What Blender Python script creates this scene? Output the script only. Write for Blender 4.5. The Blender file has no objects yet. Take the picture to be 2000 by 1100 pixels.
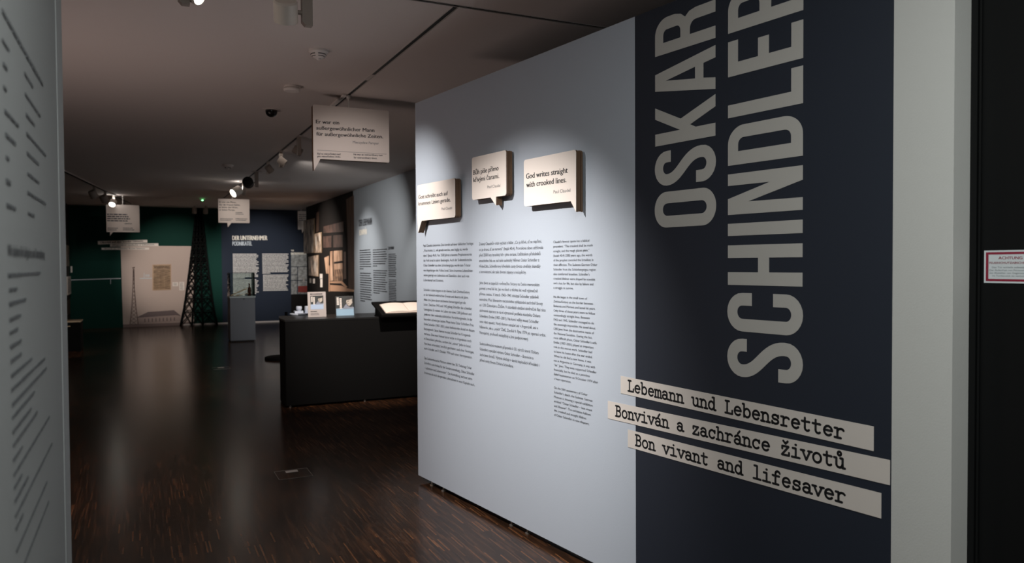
import bpy, math, random, os
from mathutils import Vector as V
from mathutils.geometry import tessellate_polygon
random.seed(7)
scene = bpy.context.scene
C = scene.collection

# ------------------------------------------------------------------ camera
F = 1500.0
EYE = V((0, 0, 1.6))
yaw, pitch, roll = math.atan(723 / F), -math.atan(35 / F), -0.0057
fw = V((math.sin(yaw) * math.cos(pitch), math.cos(yaw) * math.cos(pitch), math.sin(pitch)))
rt0 = V((math.cos(yaw), -math.sin(yaw), 0))
up0 = rt0.cross(fw)
RT = rt0 * math.cos(roll) + up0 * math.sin(roll)
UP = up0 * math.cos(roll) - rt0 * math.sin(roll)
cd = bpy.data.cameras.new('camera')
cam = bpy.data.objects.new('camera', cd)
C.objects.link(cam)
cd.sensor_width = 36
cd.lens = 27
cd.clip_start = 0.05
from mathutils import Matrix
m3 = Matrix((RT, UP, -fw)).transposed()
cam.matrix_world = Matrix.Translation(EYE) @ m3.to_4x4()
scene.camera = cam
cd.dof.use_dof = True
cd.dof.focus_distance = 3.9
cd.dof.aperture_fstop = 3.4

# ------------------------------------------------------------------ world, view, lights
scene.view_settings.view_transform = 'Standard'
scene.view_settings.look = 'None'
scene.view_settings.gamma = 1
scene.view_settings.use_curve_mapping = False
scene.view_settings.exposure = 0
w = bpy.data.worlds.new('world')
scene.world = w
w.use_nodes = True
w.node_tree.nodes['Background'].inputs[0].default_value = (0.75, 0.88, 1.0, 1)
w.node_tree.nodes['Background'].inputs[1].default_value = 0.05
try:
    scene.cycles.max_bounces = 8
    scene.cycles.diffuse_bounces = 5
    scene.cycles.sample_clamp_indirect = 4
except Exception:
    pass


def area(name, loc, target, sx, sy, power, col):
    l = bpy.data.lights.new(name, 'AREA')
    l.shape = 'RECTANGLE'
    l.size, l.size_y, l.energy, l.color = sx, sy, power, col
    o = bpy.data.objects.new(name, l)
    o.location = loc
    o.rotation_euler = (V(target) - V(loc)).to_track_quat('-Z', 'Y').to_euler()
    C.objects.link(o)
    return o


def spot(name, loc, target, power, col, deg=40, blend=0.6, rad=0.03):
    l = bpy.data.lights.new(name, 'SPOT')
    l.energy, l.color, l.spot_size, l.spot_blend, l.shadow_soft_size = power, col, math.radians(deg), blend, rad
    o = bpy.data.objects.new(name, l)
    o.location = loc
    o.rotation_euler = (V(target) - V(loc)).to_track_quat('-Z', 'Y').to_euler()
    C.objects.link(o)
    return o


WARM = (1.0, 0.885, 0.80)
NEUT = (1.0, 0.96, 0.92)
# soft light of the foyer the photographer stands in
area('foyer_light', (0.55, 0.35, 3.08), (.75, .55, 0), 1.0, 1.2, 70, (0.965, 1.0, 0.965))
# room_wash: weak downward fill added over the mid room, no fixture there
# added fill light hidden behind the left wall, tilted up to brighten the ceiling
area('ceiling_fill', (-1.1, 6.0, .45), (2.8, 7.0, 3.14), .8, 3.4, 33, (1.0, .79, .72))
area('room_wash', (.2, 10.5, 3.08), (.25, 10.5, 0), 1.0, 4.0, 7, WARM)

# ------------------------------------------------------------------ frames and pixel picks
class Fr:
    """a plane with its own axes: ex to the right, ey up, n towards the viewer"""
    def __init__(s, o, ex, ey=(0, 0, 1)):
        s.o, s.ex, s.ey = V(o), V(ex).normalized(), V(ey).normalized()
        s.n = s.ex.cross(s.ey)

    def p(s, a, b, w=0.0):
        return s.o + s.ex * a + s.ey * b + s.n * w

    def off(s, w):
        return Fr(s.o + s.n * w, s.ex, s.ey)

    def at(s, x, y, w=0.0):
        r = fw + RT * ((x - 1000) / F) - UP * ((y - 550) / F)
        o = s.o + s.n * w
        t = (o - EYE).dot(s.n) / r.dot(s.n)
        q = EYE + r * t - s.o
        return (q.dot(s.ex), q.dot(s.ey))


def px_on_z(x, y, z):
    r = fw + RT * ((x - 1000) / F) - UP * ((y - 550) / F)
    return EYE + r * ((z - EYE.z) / r.z)


PF = Fr((1.82012, 5.39143, 0), (0.136046, -0.990702, 0))   # intro panel
YF = 22.3
FF = Fr((0, YF, 0), (1, 0, 0))                              # far wall
WF = Fr((4.0, 0, 0), (0, -1, 0))                            # right wall
LF = Fr((-0.2, 0, 0), (0, 1, 0))                            # left wall near
DF = Fr((2.40, 0, 0), (0, -1, 0))                           # fire door leaf
CH = 3.14

# ------------------------------------------------------------------ materials
def srgb(r, g, b):
    f = lambda c: ((c / 255) / 12.92 if c <= 10 else (((c / 255) + 0.055) / 1.055) ** 2.4)
    return (f(r), f(g), f(b), 1)


def mat(name, col, rough=0.6, metal=0.0, var=0.0, scale=20, emit=0, spec=0.5, trans=0, bump=0):
    m = bpy.data.materials.new(name)
    m.use_nodes = True
    nt = m.node_tree
    b = nt.nodes['Principled BSDF']
    b.inputs['Roughness'].default_value = rough
    b.inputs['Metallic'].default_value = metal
    b.inputs['Specular IOR Level'].default_value = spec
    if trans:
        b.inputs['Transmission Weight'].default_value = trans
    if emit:
        b.inputs['Emission Color'].default_value = col
        b.inputs['Emission Strength'].default_value = emit
    b.inputs['Base Color'].default_value = col
    if var or bump:
        tc = nt.nodes.new('ShaderNodeTexCoord')
        no = nt.nodes.new('ShaderNodeTexNoise')
        no.inputs['Scale'].default_value = scale
        no.inputs['Detail'].default_value = 4
        nt.links.new(tc.outputs['Object'], no.inputs['Vector'])
        if var:
            mx = nt.nodes.new('ShaderNodeMix')
            mx.data_type = 'RGBA'
            mx.inputs['A'].default_value = tuple(c * (1 - var) for c in col[:3]) + (1,)
            mx.inputs['B'].default_value = tuple(min(1, c * (1 + var)) for c in col[:3]) + (1,)
            nt.links.new(no.outputs['Fac'], mx.inputs['Factor'])
            nt.links.new(mx.outputs['Result'], b.inputs['Base Color'])
        if bump:
            bp = nt.nodes.new('ShaderNodeBump')
            bp.inputs['Strength'].default_value = bump
            bp.inputs['Distance'].default_value = 0.002
            nt.links.new(no.outputs['Fac'], bp.inputs['Height'])
            nt.links.new(bp.outputs['Normal'], b.inputs['Normal'])
    return m


def print_mat(name, c0, c1, scale=30, stretch=(1, 1, 1)):
    """printed photo surface: two inks broken up by noise"""
    m = bpy.data.materials.new(name)
    m.use_nodes = True
    nt = m.node_tree
    b = nt.nodes['Principled BSDF']
    b.inputs['Roughness'].default_value = 0.5
    tc = nt.nodes.new('ShaderNodeTexCoord')
    mp = nt.nodes.new('ShaderNodeMapping')
    mp.inputs['Scale'].default_value = stretch
    no = nt.nodes.new('ShaderNodeTexNoise')
    no.inputs['Scale'].default_value = scale
    no.inputs['Detail'].default_value = 5
    rp = nt.nodes.new('ShaderNodeValToRGB')
    rp.color_ramp.elements[0].position = 0.38
    rp.color_ramp.elements[1].position = 0.62
    rp.color_ramp.elements[0].color = c0
    rp.color_ramp.elements[1].color = c1
    nt.links.new(tc.outputs['Object'], mp.inputs['Vector'])
    nt.links.new(mp.outputs['Vector'], no.inputs['Vector'])
    nt.links.new(no.outputs['Fac'], rp.inputs['Fac'])
    nt.links.new(rp.outputs['Color'], b.inputs['Base Color'])
    return m


def floor_mat():
    m = bpy.data.materials.new('industrial_parquet')
    m.use_nodes = True
    nt = m.node_tree
    b = nt.nodes['Principled BSDF']
    N = nt.nodes.new
    tc = N('ShaderNodeTexCoord')
    mp = N('ShaderNodeMapping')
    mp.inputs['Rotation'].default_value = (0, 0, math.radians(90))
    br = N('ShaderNodeTexBrick')
    br.inputs['Color1'].default_value = (0, 0, 0, 1)
    br.inputs['Color2'].default_value = (1, 1, 1, 1)
    br.inputs['Mortar'].default_value = (0.0, 0.0, 0.0, 1)
    br.inputs['Scale'].default_value = 1
    br.inputs['Brick Width'].default_value = 0.19
    br.inputs['Row Height'].default_value = 0.0095
    br.inputs['Mortar Size'].default_value = 0.0004
    br.offset = 0.37
    br.offset_frequency = 3
    rp = N('ShaderNodeValToRGB')
    e = rp.color_ramp.elements
    e[0].position, e[0].color = 0.0, (0.018, 0.009, 0.0055, 1)
    e[1].position, e[1].color = 1.0, (0.13, 0.052, 0.021, 1)
    k = e.new(0.55)
    k.color = (0.034, 0.0155, 0.008, 1)
    k = e.new(0.86)
    k.color = (0.062, 0.026, 0.012, 1)
    no = N('ShaderNodeTexNoise')
    no.inputs['Scale'].default_value = 1.3
    no.inputs['Detail'].default_value = 3
    mr = N('ShaderNodeMapRange')
    mr.inputs['From Min'].default_value = 0.3
    mr.inputs['From Max'].default_value = 0.7
    mr.inputs['To Min'].default_value = 0.55
    mr.inputs['To Max'].default_value = 1.5
    mul = N('ShaderNodeVectorMath')
    mul.operation = 'SCALE'
    L = nt.links.new
    L(tc.outputs['Object'], mp.inputs['Vector'])
    L(mp.outputs['Vector'], br.inputs['Vector'])
    L(br.outputs['Color'], rp.inputs['Fac'])
    L(tc.outputs['Object'], no.inputs['Vector'])
    L(no.outputs['Fac'], mr.inputs['Value'])
    L(rp.outputs['Color'], mul.inputs[0])
    L(mr.outputs['Result'], mul.inputs['Scale'])
    L(mul.outputs['Vector'], b.inputs['Base Color'])
    b.inputs['Roughness'].default_value = 0.22
    b.inputs['Specular IOR Level'].default_value = 0.30
    bp = N('ShaderNodeBump')
    bp.inputs['Strength'].default_value = 0.03
    bp.inputs['Distance'].default_value = 0.001
    L(br.outputs['Color'], bp.inputs['Height'])
    L(bp.outputs['Normal'], b.inputs['Normal'])
    return m


def layered_mat():
    """edge of honeycomb board: fine ribs"""
    m = bpy.data.materials.new('honeycomb_edge')
    m.use_nodes = True
    nt = m.node_tree
    b = nt.nodes['Principled BSDF']
    tc = nt.nodes.new('ShaderNodeTexCoord')
    wv = nt.nodes.new('ShaderNodeTexWave')
    wv.bands_direction = 'Z'
    wv.inputs['Scale'].default_value = 130
    wv.inputs['Distortion'].default_value = 2
    rp = nt.nodes.new('ShaderNodeValToRGB')
    rp.color_ramp.elements[0].color = (0.085, 0.046, 0.025, 1)
    rp.color_ramp.elements[1].color = (0.17, 0.098, 0.055, 1)
    nt.links.new(tc.outputs['Object'], wv.inputs['Vector'])
    nt.links.new(wv.outputs['Fac'], rp.inputs['Fac'])
    nt.links.new(rp.outputs['Color'], b.inputs['Base Color'])
    b.inputs['Roughness'].default_value = 0.85
    return m


M = dict(
    floor=floor_mat(),
    ceiling=mat('ceiling_plaster', (0.74, 0.67, 0.63, 1), 0.9, bump=0.1, scale=80),
    white=mat('white_paint', (0.56, 0.565, 0.545, 1), 0.7, bump=0.25, scale=160),
    leftwall=mat('grey_wall_paint', (0.21, 0.218, 0.22, 1), 0.8),
    lefttrim=mat('light_edge_paint', (0.26, 0.27, 0.272, 1), 0.7),
    panel=mat('pale_blue_panel', (0.445, 0.49, 0.56, 1), 0.62, bump=0.15, scale=120),
    navy=mat('navy_panel', (0.0120, 0.0175, 0.030, 1), 0.6),
    letter=mat('light_grey_lettering', (0.44, 0.425, 0.40, 1), 0.65),
    strip=mat('cream_strip', (0.62, 0.57, 0.53, 1), 0.6),
    bubble=mat('bubble_face', (0.86, 0.77, 0.71, 1), 0.6),
    black=mat('black_ink', (0.012, 0.012, 0.014, 1), 0.7),
    grey_ink=mat('grey_ink', (0.10, 0.10, 0.11, 1), 0.7),
    edge=layered_mat(),
    edge_dark=mat('board_liner', (0.09, 0.052, 0.03, 1), 0.8),
    slot=mat('track_black', (0.006, 0.006, 0.006, 1), 0.6),
    trim=mat('track_rim', (0.55, 0.50, 0.47, 1), 0.5),
    lamp=mat('lamp_body', (0.70, 0.63, 0.56, 1), 0.42),
    lampdark=mat('lamp_driver', (0.36, 0.31, 0.27, 1), 0.5),
    lens=mat('lit_lens', (1.0, 0.95, 0.86, 1), 0.3, emit=12),
    lens_off=mat('dark_lens', (0.03, 0.03, 0.03, 1), 0.2),
    plastic=mat('white_plastic', (0.88, 0.82, 0.78, 1), 0.45),
    dome=mat('camera_dome', (0.01, 0.01, 0.01, 1), 0.08),
    counter=mat('black_laminate', (0.010, 0.010, 0.010, 1), 0.38),
    blackmat=mat('black_lacquer', (0.0045, 0.0045, 0.0045, 1), 0.75, spec=.12),
    door=mat('black_door', (0.003, 0.0034, 0.0036, 1), 0.6, spec=.2),
    plinth=mat('grey_plinth', (0.17, 0.185, 0.21, 1), 0.6),
    green=mat('green_wall', (0.0045, 0.040, 0.030, 1), 0.75, spec=.15),
    blue=mat('far_blue_wall', (0.022, 0.029, 0.046, 1), 0.75, spec=.15),
    walldark=mat('mural_black', (0.010, 0.008, 0.007, 1), 0.75, spec=.15),
    rightwall=mat('blue_grey_wall', (0.38, 0.42, 0.46, 1), 0.6),
    leftside=mat('dark_brown_wall', (0.03, 0.022, 0.018, 1), 0.7),
    beige=mat('beige_poster', (0.52, 0.42, 0.37, 1), 0.6, var=0.05, scale=2),
    cream=mat('cream_ink', (0.93, 0.86, 0.74, 1), 0.6),
    pale=mat('pale_blue_ink', (0.55, 0.60, 0.64, 1), 0.6),
    softwhite=mat('soft_white_ink', (0.72, 0.68, 0.64, 1), 0.6),
    document=print_mat('brown_document', (0.20, 0.12, 0.06, 1), (0.38, 0.25, 0.14, 1), 8, (1, 1, 6)),
    docframe=mat('document_mount', (0.50, 0.34, 0.22, 1), 0.6),
    label=mat('label_card', (0.80, 0.74, 0.68, 1), 0.6),
    mast=mat('printed_mast', (0.13, 0.085, 0.075, 1), 0.7),
    roofprint=mat('printed_roof', (0.16, 0.12, 0.12, 1), 0.7),
    wallprint=mat('printed_house', (0.40, 0.31, 0.28, 1), 0.7),
    lattice=mat('lattice_black', (0.003, 0.0035, 0.0035, 1), 0.8, spec=.1),
    curtain=print_mat('mural_curtain', (0.030, 0.016, 0.010, 1), (0.13, 0.07, 0.042, 1), 3, (1, 6, 0.5)),
    windim=print_mat('mural_dim_pane', (0.035, 0.02, 0.014, 1), (0.11, 0.06, 0.045, 1), 4),
    winlit=print_mat('mural_lit_pane', (0.30, 0.16, 0.09, 1), (0.75, 0.50, 0.34, 1), 3, (1, 2.0, 0.6)),
    foliage=print_mat('mural_foliage', (0.06, 0.03, 0.018, 1), (0.46, 0.28, 0.17, 1), 9),
    sill=mat('mural_sill', (0.50, 0.29, 0.18, 1), 0.6),
    photo=print_mat('mono_photo', (0.02, 0.018, 0.016, 1), (0.60, 0.50, 0.41, 1), 5, (1, 1.5, 0.9)),
    photob=print_mat('warm_photo', (0.10, 0.07, 0.05, 1), (0.72, 0.56, 0.43, 1), 5, (1, 1.4, 0.8)),
    photoframe=mat('photo_mount', (0.32, 0.22, 0.13, 1), 0.5),
    stone=print_mat('stone_photo', (0.16, 0.16, 0.15, 1), (0.33, 0.33, 0.32, 1), 12),
    red=mat('red_print', (0.20, 0.018, 0.012, 1), 0.6),
    china=mat('white_china', (0.62, 0.68, 0.78, 1), 0.3),
    paper=mat('book_paper', (0.86, 0.76, 0.68, 1), 0.7),
    posterframe=mat('poster_paper', (0.48, 0.43, 0.41, 1), 0.5),
    skin=mat('printed_face', (0.55, 0.49, 0.42, 1), 0.6),
    hat=mat('printed_hat', (0.03, 0.03, 0.03, 1), 0.6),
    printdark=mat('printed_dark', (0.035, 0.04, 0.04, 1), 0.6),
    printblue=mat('printed_pale_blue', (0.44, 0.56, 0.74, 1), 0.6),
    printgrey=mat('printed_grey', (0.26, 0.28, 0.34, 1), 0.6),
    bottle=mat('brown_bottle_glass', (0.06, 0.015, 0.008, 1), 0.12),
    steel=mat('brushed_metal', (0.45, 0.42, 0.38, 1), 0.35, metal=0.9),
    signwhite=mat('sign_white', (0.60, 0.64, 0.66, 1), 0.45),
    signred=mat('sign_red', (0.24, 0.012, 0.035, 1), 0.5),
    signgrey=mat('sign_grey_ink', (0.20, 0.23, 0.25, 1), 0.6),
    led=mat('green_led', (0.25, 1.0, 0.35, 1), 0.3, emit=5),
    display=mat('lit_display_top', (0.70, 0.55, 0.38, 1), 0.5),
)
gl = bpy.data.materials.new('case_glass')
gl.use_nodes = True
_nt = gl.node_tree
_nt.nodes.clear()
_o = _nt.nodes.new('ShaderNodeOutputMaterial')
_t = _nt.nodes.new('ShaderNodeBsdfTransparent')
_t.inputs[0].default_value = (0.93, 0.965, 0.955, 1)
_g = _nt.nodes.new('ShaderNodeBsdfGlossy')
_g.inputs['Roughness'].default_value = 0.03
_m = _nt.nodes.new('ShaderNodeMixShader')
_fr = _nt.nodes.new('ShaderNodeFresnel')
_fr.inputs[0].default_value = 1.45
_nt.links.new(_fr.outputs[0], _m.inputs[0])
_nt.links.new(_t.outputs[0], _m.inputs[1])
_nt.links.new(_g.outputs[0], _m.inputs[2])
_nt.links.new(_m.outputs[0], _o.inputs[0])
M['glass'] = gl


# ------------------------------------------------------------------ mesh builder
class MB:
    def __init__(s):
        s.v, s.f = [], []

    def quadv(s, pts):
        i = len(s.v)
        s.v += [V(p) for p in pts]
        s.f.append(tuple(range(i, i + len(pts))))
        return s

    def box(s, a, b):
        x0, y0, z0 = (min(a[i], b[i]) for i in range(3))
        x1, y1, z1 = (max(a[i], b[i]) for i in range(3))
        return s.fbox(Fr((0, 0, 0), (1, 0, 0), (0, 1, 0)), x0, x1, y0, y1, z0, z1)

    def fbox(s, fr, a0, a1, b0, b1, w0, w1):
        i = len(s.v)
        s.v += [fr.p(a, b, w) for w in (w0, w1) for a, b in ((a0, b0), (a1, b0), (a1, b1), (a0, b1))]
        for f in ((3, 2, 1, 0), (4, 5, 6, 7), (0, 1, 5, 4), (1, 2, 6, 5), (2, 3, 7, 6), (3, 0, 4, 7)):
            s.f.append(tuple(i + k for k in f))
        return s

    def prism(s, fr, poly, w0, w1, holes=()):
        loops = [list(poly)] + [list(h) for h in holes]
        flat = [p for l in loops for p in l]
        tri = tessellate_polygon([[V((p[0], p[1], 0)) for p in l] for l in loops])
        i = len(s.v)
        n = len(flat)
        s.v += [fr.p(p[0], p[1], w1) for p in flat]
        for t in tri:
            a, b, c = (V((flat[k][0], flat[k][1], 0)) for k in t)
            if (b - a).cross(c - a).z < 0:
                t = (t[0], t[2], t[1])
            s.f.append(tuple(i + k for k in t))
        if w0 is None:
            return s
        s.v += [fr.p(p[0], p[1], w0) for p in flat]
        for t in tri:
            a, b, c = (V((flat[k][0], flat[k][1], 0)) for k in t)
            if (b - a).cross(c - a).z > 0:
                t = (t[0], t[2], t[1])
            s.f.append(tuple(i + n + k for k in t))
        k0 = 0
        for li, l in enumerate(loops):
            ar = sum(l[j][0] * l[(j + 1) % len(l)][1] - l[(j + 1) % len(l)][0] * l[j][1] for j in range(len(l)))
            flip = (ar < 0) != (li > 0)
            for j in range(len(l)):
                a, b = i + k0 + j, i + k0 + (j + 1) % len(l)
                q = (a, a + n, b + n, b)
                s.f.append(q if not flip else q[::-1])
            k0 += len(l)
        return s

    def lathe(s, c, axis, prof, n=24):
        c, ax = V(c), V(axis).normalized()
        t = V((1, 0, 0)) if abs(ax.x) < 0.9 else V((0, 1, 0))
        e1 = ax.cross(t).normalized()
        e2 = ax.cross(e1)
        i = len(s.v)
        for r, h in prof:
            for k in range(n):
                a = 2 * math.pi * k / n
                s.v.append(c + ax * h + (e1 * math.cos(a) + e2 * math.sin(a)) * r)
        for j in range(len(prof) - 1):
            for k in range(n):
                a, b = i + j * n + k, i + j * n + (k + 1) % n
                s.f.append((a, b, b + n, a + n))
        s.f.append(tuple(i + k for k in range(n))[::-1])
        s.f.append(tuple(i + (len(prof) - 1) * n + k for k in range(n)))
        return s

    def bar(s, a, b, r):
        a, b = V(a), V(b)
        d = (b - a)
        return s.lathe(a, d, [(r, 0), (r, d.length)], 6)

    def strip(s, fr, a, b, t, w0, w1):
        a, b = V(a).to_2d(), V(b).to_2d()
        d = (b - a).normalized()
        n = V((-d.y, d.x)) * (t / 2)
        return s.prism(fr, [a - n, b - n, b + n, a + n], w0, w1)

    def obj(s, name, m, parent=None, smooth=False, origin=None):
        o0 = V((0, 0, 0))
        if parent is not None:
            q = parent
            while q is not None:
                o0 = o0 + q.location
                q = q.parent
        elif origin is not None:
            o0 = V(origin)
        me = bpy.data.meshes.new(name)
        me.from_pydata([p - o0 for p in s.v], [], s.f)
        me.materials.append(M[m] if isinstance(m, str) else m)
        if smooth:
            me.polygons.foreach_set('use_smooth', [True] * len(me.polygons))
            try:
                me.set_sharp_from_angle(angle=math.radians(40))
            except Exception:
                pass
        me.update()
        ob = bpy.data.objects.new(name, me)
        C.objects.link(ob)
        if parent is not None:
            ob.parent = parent
        else:
            ob.location = o0
        return ob


def tag(o, label, cat, group=None):
    o['label'], o['category'] = label, cat
    if group:
        o['group'] = group
    return o


def thing(name, loc, label, cat, group=None):
    o = bpy.data.objects.new(name, None)
    o.empty_display_size = 0.1
    o.location = loc
    C.objects.link(o)
    return tag(o, label, cat, group)


def struct(o):
    o['kind'] = 'structure'
    return o


# ------------------------------------------------------------------ text
_cache = {}


def glyphs(s, bold=False):
    key = (s, bold)
    if key in _cache:
        return _cache[key]
    cu = bpy.data.curves.new('t', 'FONT')
    cu.body = s
    cu.resolution_u = 3
    cu.size = 1
    cu.offset = 0
    ob = bpy.data.objects.new('t', cu)
    C.objects.link(ob)
    dg = bpy.context.evaluated_depsgraph_get()
    dg.update()
    me = bpy.data.meshes.new_from_object(ob.evaluated_get(dg))
    vs = [(v.co.x, v.co.y) for v in me.vertices]
    fs = [tuple(p.vertices) for p in me.polygons]
    bpy.data.objects.remove(ob)
    bpy.data.curves.remove(cu)
    bpy.data.meshes.remove(me)
    _cache[key] = (vs, fs)
    return vs, fs


CAP = max(v[1] for v in glyphs('H')[0])


def put_text(mb, fr, s, x0, x1, y, cap, w, bold=False, y1=None, maxsx=None):
    """one line: left x0, right x1 (or None for natural width), baseline y, cap height"""
    vs, fs = glyphs(s, bold)
    if not vs:
        return
    a0, a1 = min(v[0] for v in vs), max(v[0] for v in vs)
    sy = cap / CAP
    sx = (x1 - x0) / (a1 - a0) if x1 is not None else sy * (maxsx or 0.86)
    i = len(mb.v)
    y1 = y if y1 is None else y1
    L_ = (a1 - a0)
    for rep in ((0, -1, 1, -2, 2) if bold else (0,)):
        i = len(mb.v)
        dx, dw = rep * .014 * sy, rep * .00004
        for a, b in vs:
            t = (a - a0) / L_
            mb.v.append(fr.p(x0 + (a - a0) * sx + dx, y + (y1 - y) * t + b * sy, w + dw))
        for f in fs:
            mb.f.append(tuple(i + k for k in f))


def text_px(mb, fr, s, pl, pr, ptop, w, bold=False):
    a0, b0 = fr.at(*pl, w)
    a1, b1 = fr.at(*pr, w)
    _, bt = fr.at(pl[0], ptop, w)
    put_text(mb, fr, s, a0, a1, b0, bt - b0, w, bold, y1=b1)


def word_bars(mb, fr, x0, x1, y0, y1, n, w, th=0.42, rnd=None, gaps=(), ragged=0.25, even=False):
    """n lines of small unreadable print between heights y0 (top) and y1"""
    r = rnd or random
    p = (y0 - y1) / n
    for k in range(n):
        yc = y0 - (k + 0.5) * p
        end = x0 + (x1 - x0) * (1 - r.random() * ragged)
        if k in gaps:
            end = x0 + (x1 - x0) * (0.2 + 0.3 * r.random())
        x = x0
        ln = (x1 - x0)
        while x < end - 0.01 * ln:
            wl = ln * (0.05 + 0.13 * r.random())
            e = min(end, x + wl)
            h = p * th * (0.5 if even else 0.42 + 0.12 * r.random())
            mb.fbox(fr, x, e, yc - h, yc + h, w - 0.002, w)
            x = e + ln * (0.010 if even else 0.018)


def stroke_poly(path, t):
    """outline of a stroked path, flat ends"""
    pts = [V(p).to_2d() for p in path]
    q = [pts[0]]
    for p in pts[1:]:
        if (p - q[-1]).length > 1e-5:
            q.append(p)
    L_, R_ = [], []
    for i, p in enumerate(q):
        if i == 0:
            d = q[1] - q[0]
        elif i == len(q) - 1:
            d = q[-1] - q[-2]
        else:
            d = (q[i + 1] - p).normalized() + (p - q[i - 1]).normalized()
        d.normalize()
        n = V((-d.y, d.x)) * t / 2
        L_.append(p + n)
        R_.append(p - n)
    return L_ + R_[::-1]


def arc(cx, cy, rx, ry, a0, a1, n=12):
    return [(cx + rx * math.cos(math.radians(a0 + (a1 - a0) * k / n)), cy + ry * math.sin(math.radians(a0 + (a1 - a0) * k / n))) for k in range(n + 1)]


def bez(p0, p1, p2, p3, n=16):
    out = []
    for k in range(n + 1):
        t = k / n
        out.append(tuple((1 - t) ** 3 * a + 3 * (1 - t) ** 2 * t * b + 3 * (1 - t) * t * t * c + t ** 3 * d for a, b, c, d in zip(p0, p1, p2, p3)))
    return out


def rrect(x0, x1, y0, y1, rx, ry):
    return (arc(x1 - rx, y1 - ry, rx, ry, 0, 90) + arc(x0 + rx, y1 - ry, rx, ry, 90, 180) +
            arc(x0 + rx, y0 + ry, rx, ry, 180, 270) + arc(x1 - rx, y0 + ry, rx, ry, 270, 360))


def big_letter(ch):
    """condensed bold capitals, height 0.36 m: (outer, holes)"""
    if ch == 'O':
        return rrect(0, .163, -.004, .364, .080, .075), [rrect(.053, .110, .048, .312, .027, .03)]
    if ch == 'S':
        p = ([(.132, .262), (.132, .283)] + arc(.079, .286, .053, .051, 0, 180)[1:] +
             bez((.026, .284), (.026, .200), (.132, .175), (.132, .080))[1:] + arc(.079, .074, .053, .051, 0, -180)[1:] + [(.026, .108)])
        return stroke_poly(p, .052), []
    if ch == 'C':
        p = ([(.133, .237), (.133, .283)] + arc(.0795, .286, .0535, .051, 0, 180)[1:] + [(.026, .074)] +
             arc(.0795, .074, .0535, .051, 180, 360)[1:] + [(.133, .133)])
        return stroke_poly(p, .052), []
    if ch == 'D':
        return ([(0, 0)] + [(.08, 0)] + arc(.085, .085, .077, .085, -90, 0)[1:] + arc(.085, .275, .077, .085, 0, 90)[1:] + [(0, .36)],
                [[(.055, .052)] + [(.080, .052)] + arc(.082, .082, .028, .030, -90, 0)[1:] + arc(.082, .278, .028, .030, 0, 90)[1:] + [(.055, .308)]])
    if ch == 'N':
        return [(0, 0), (.048, 0), (.050, .255), (.114, 0), (.169, 0), (.169, .36), (.121, .36), (.120, .15), (.066, .36), (0, .36)], []
    if ch == 'K':
        return [(0, 0), (.055, 0), (.055, .111), (.070, .143), (.124, 0), (.176, 0), (.104, .200), (.176, .36), (.124, .36), (.055, .204), (.055, .36), (0, .36)], []
    if ch == 'A':
        return [(0, 0), (.049, 0), (.061, .067), (.124, .067), (.133, 0), (.185, 0), (.131, .36), (.055, .36)], [[(.067, .114), (.118, .114), (.0925, .292)]]
    if ch == 'R':
        return ([(0, 0), (.052, 0), (.052, .146), (.070, .146)] + arc(.075, .112, .036, .034, 90, 0, 8)[1:] + [(.111, 0), (.162, 0), (.162, .110), (.155, .148), (.136, .173), (.156, .200), (.165, .235)] +
                arc(.090, .280, .075, .080, 0, 90)[0:] + [(0, .36)],
                [[(.052, .201), (.082, .201)] + arc(.084, .226, .026, .025, -90, 0, 6)[1:] + arc(.084, .284, .026, .025, 0, 90, 6)[1:] + [(.052, .309)]])
    if ch == 'L':
        return [(0, 0), (.142, 0), (.142, .052), (.053, .052), (.053, .36), (0, .36)], []
    if ch == 'E':
        return [(0, 0), (.145, 0), (.145, .052), (.054, .052), (.054, .156), (.127, .156), (.127, .208), (.054, .208), (.054, .309), (.145, .309), (.145, .36), (0, .36)], []
    if ch == 'H':
        return [(0, 0), (.053, 0), (.053, .153), (.112, .153), (.112, 0), (.165, 0), (.165, .36), (.112, .36), (.112, .206), (.053, .206), (.053, .36), (0, .36)], []
    if ch == 'I':
        return [(0, 0), (.051, 0), (.051, .36), (0, .36)], []


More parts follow.
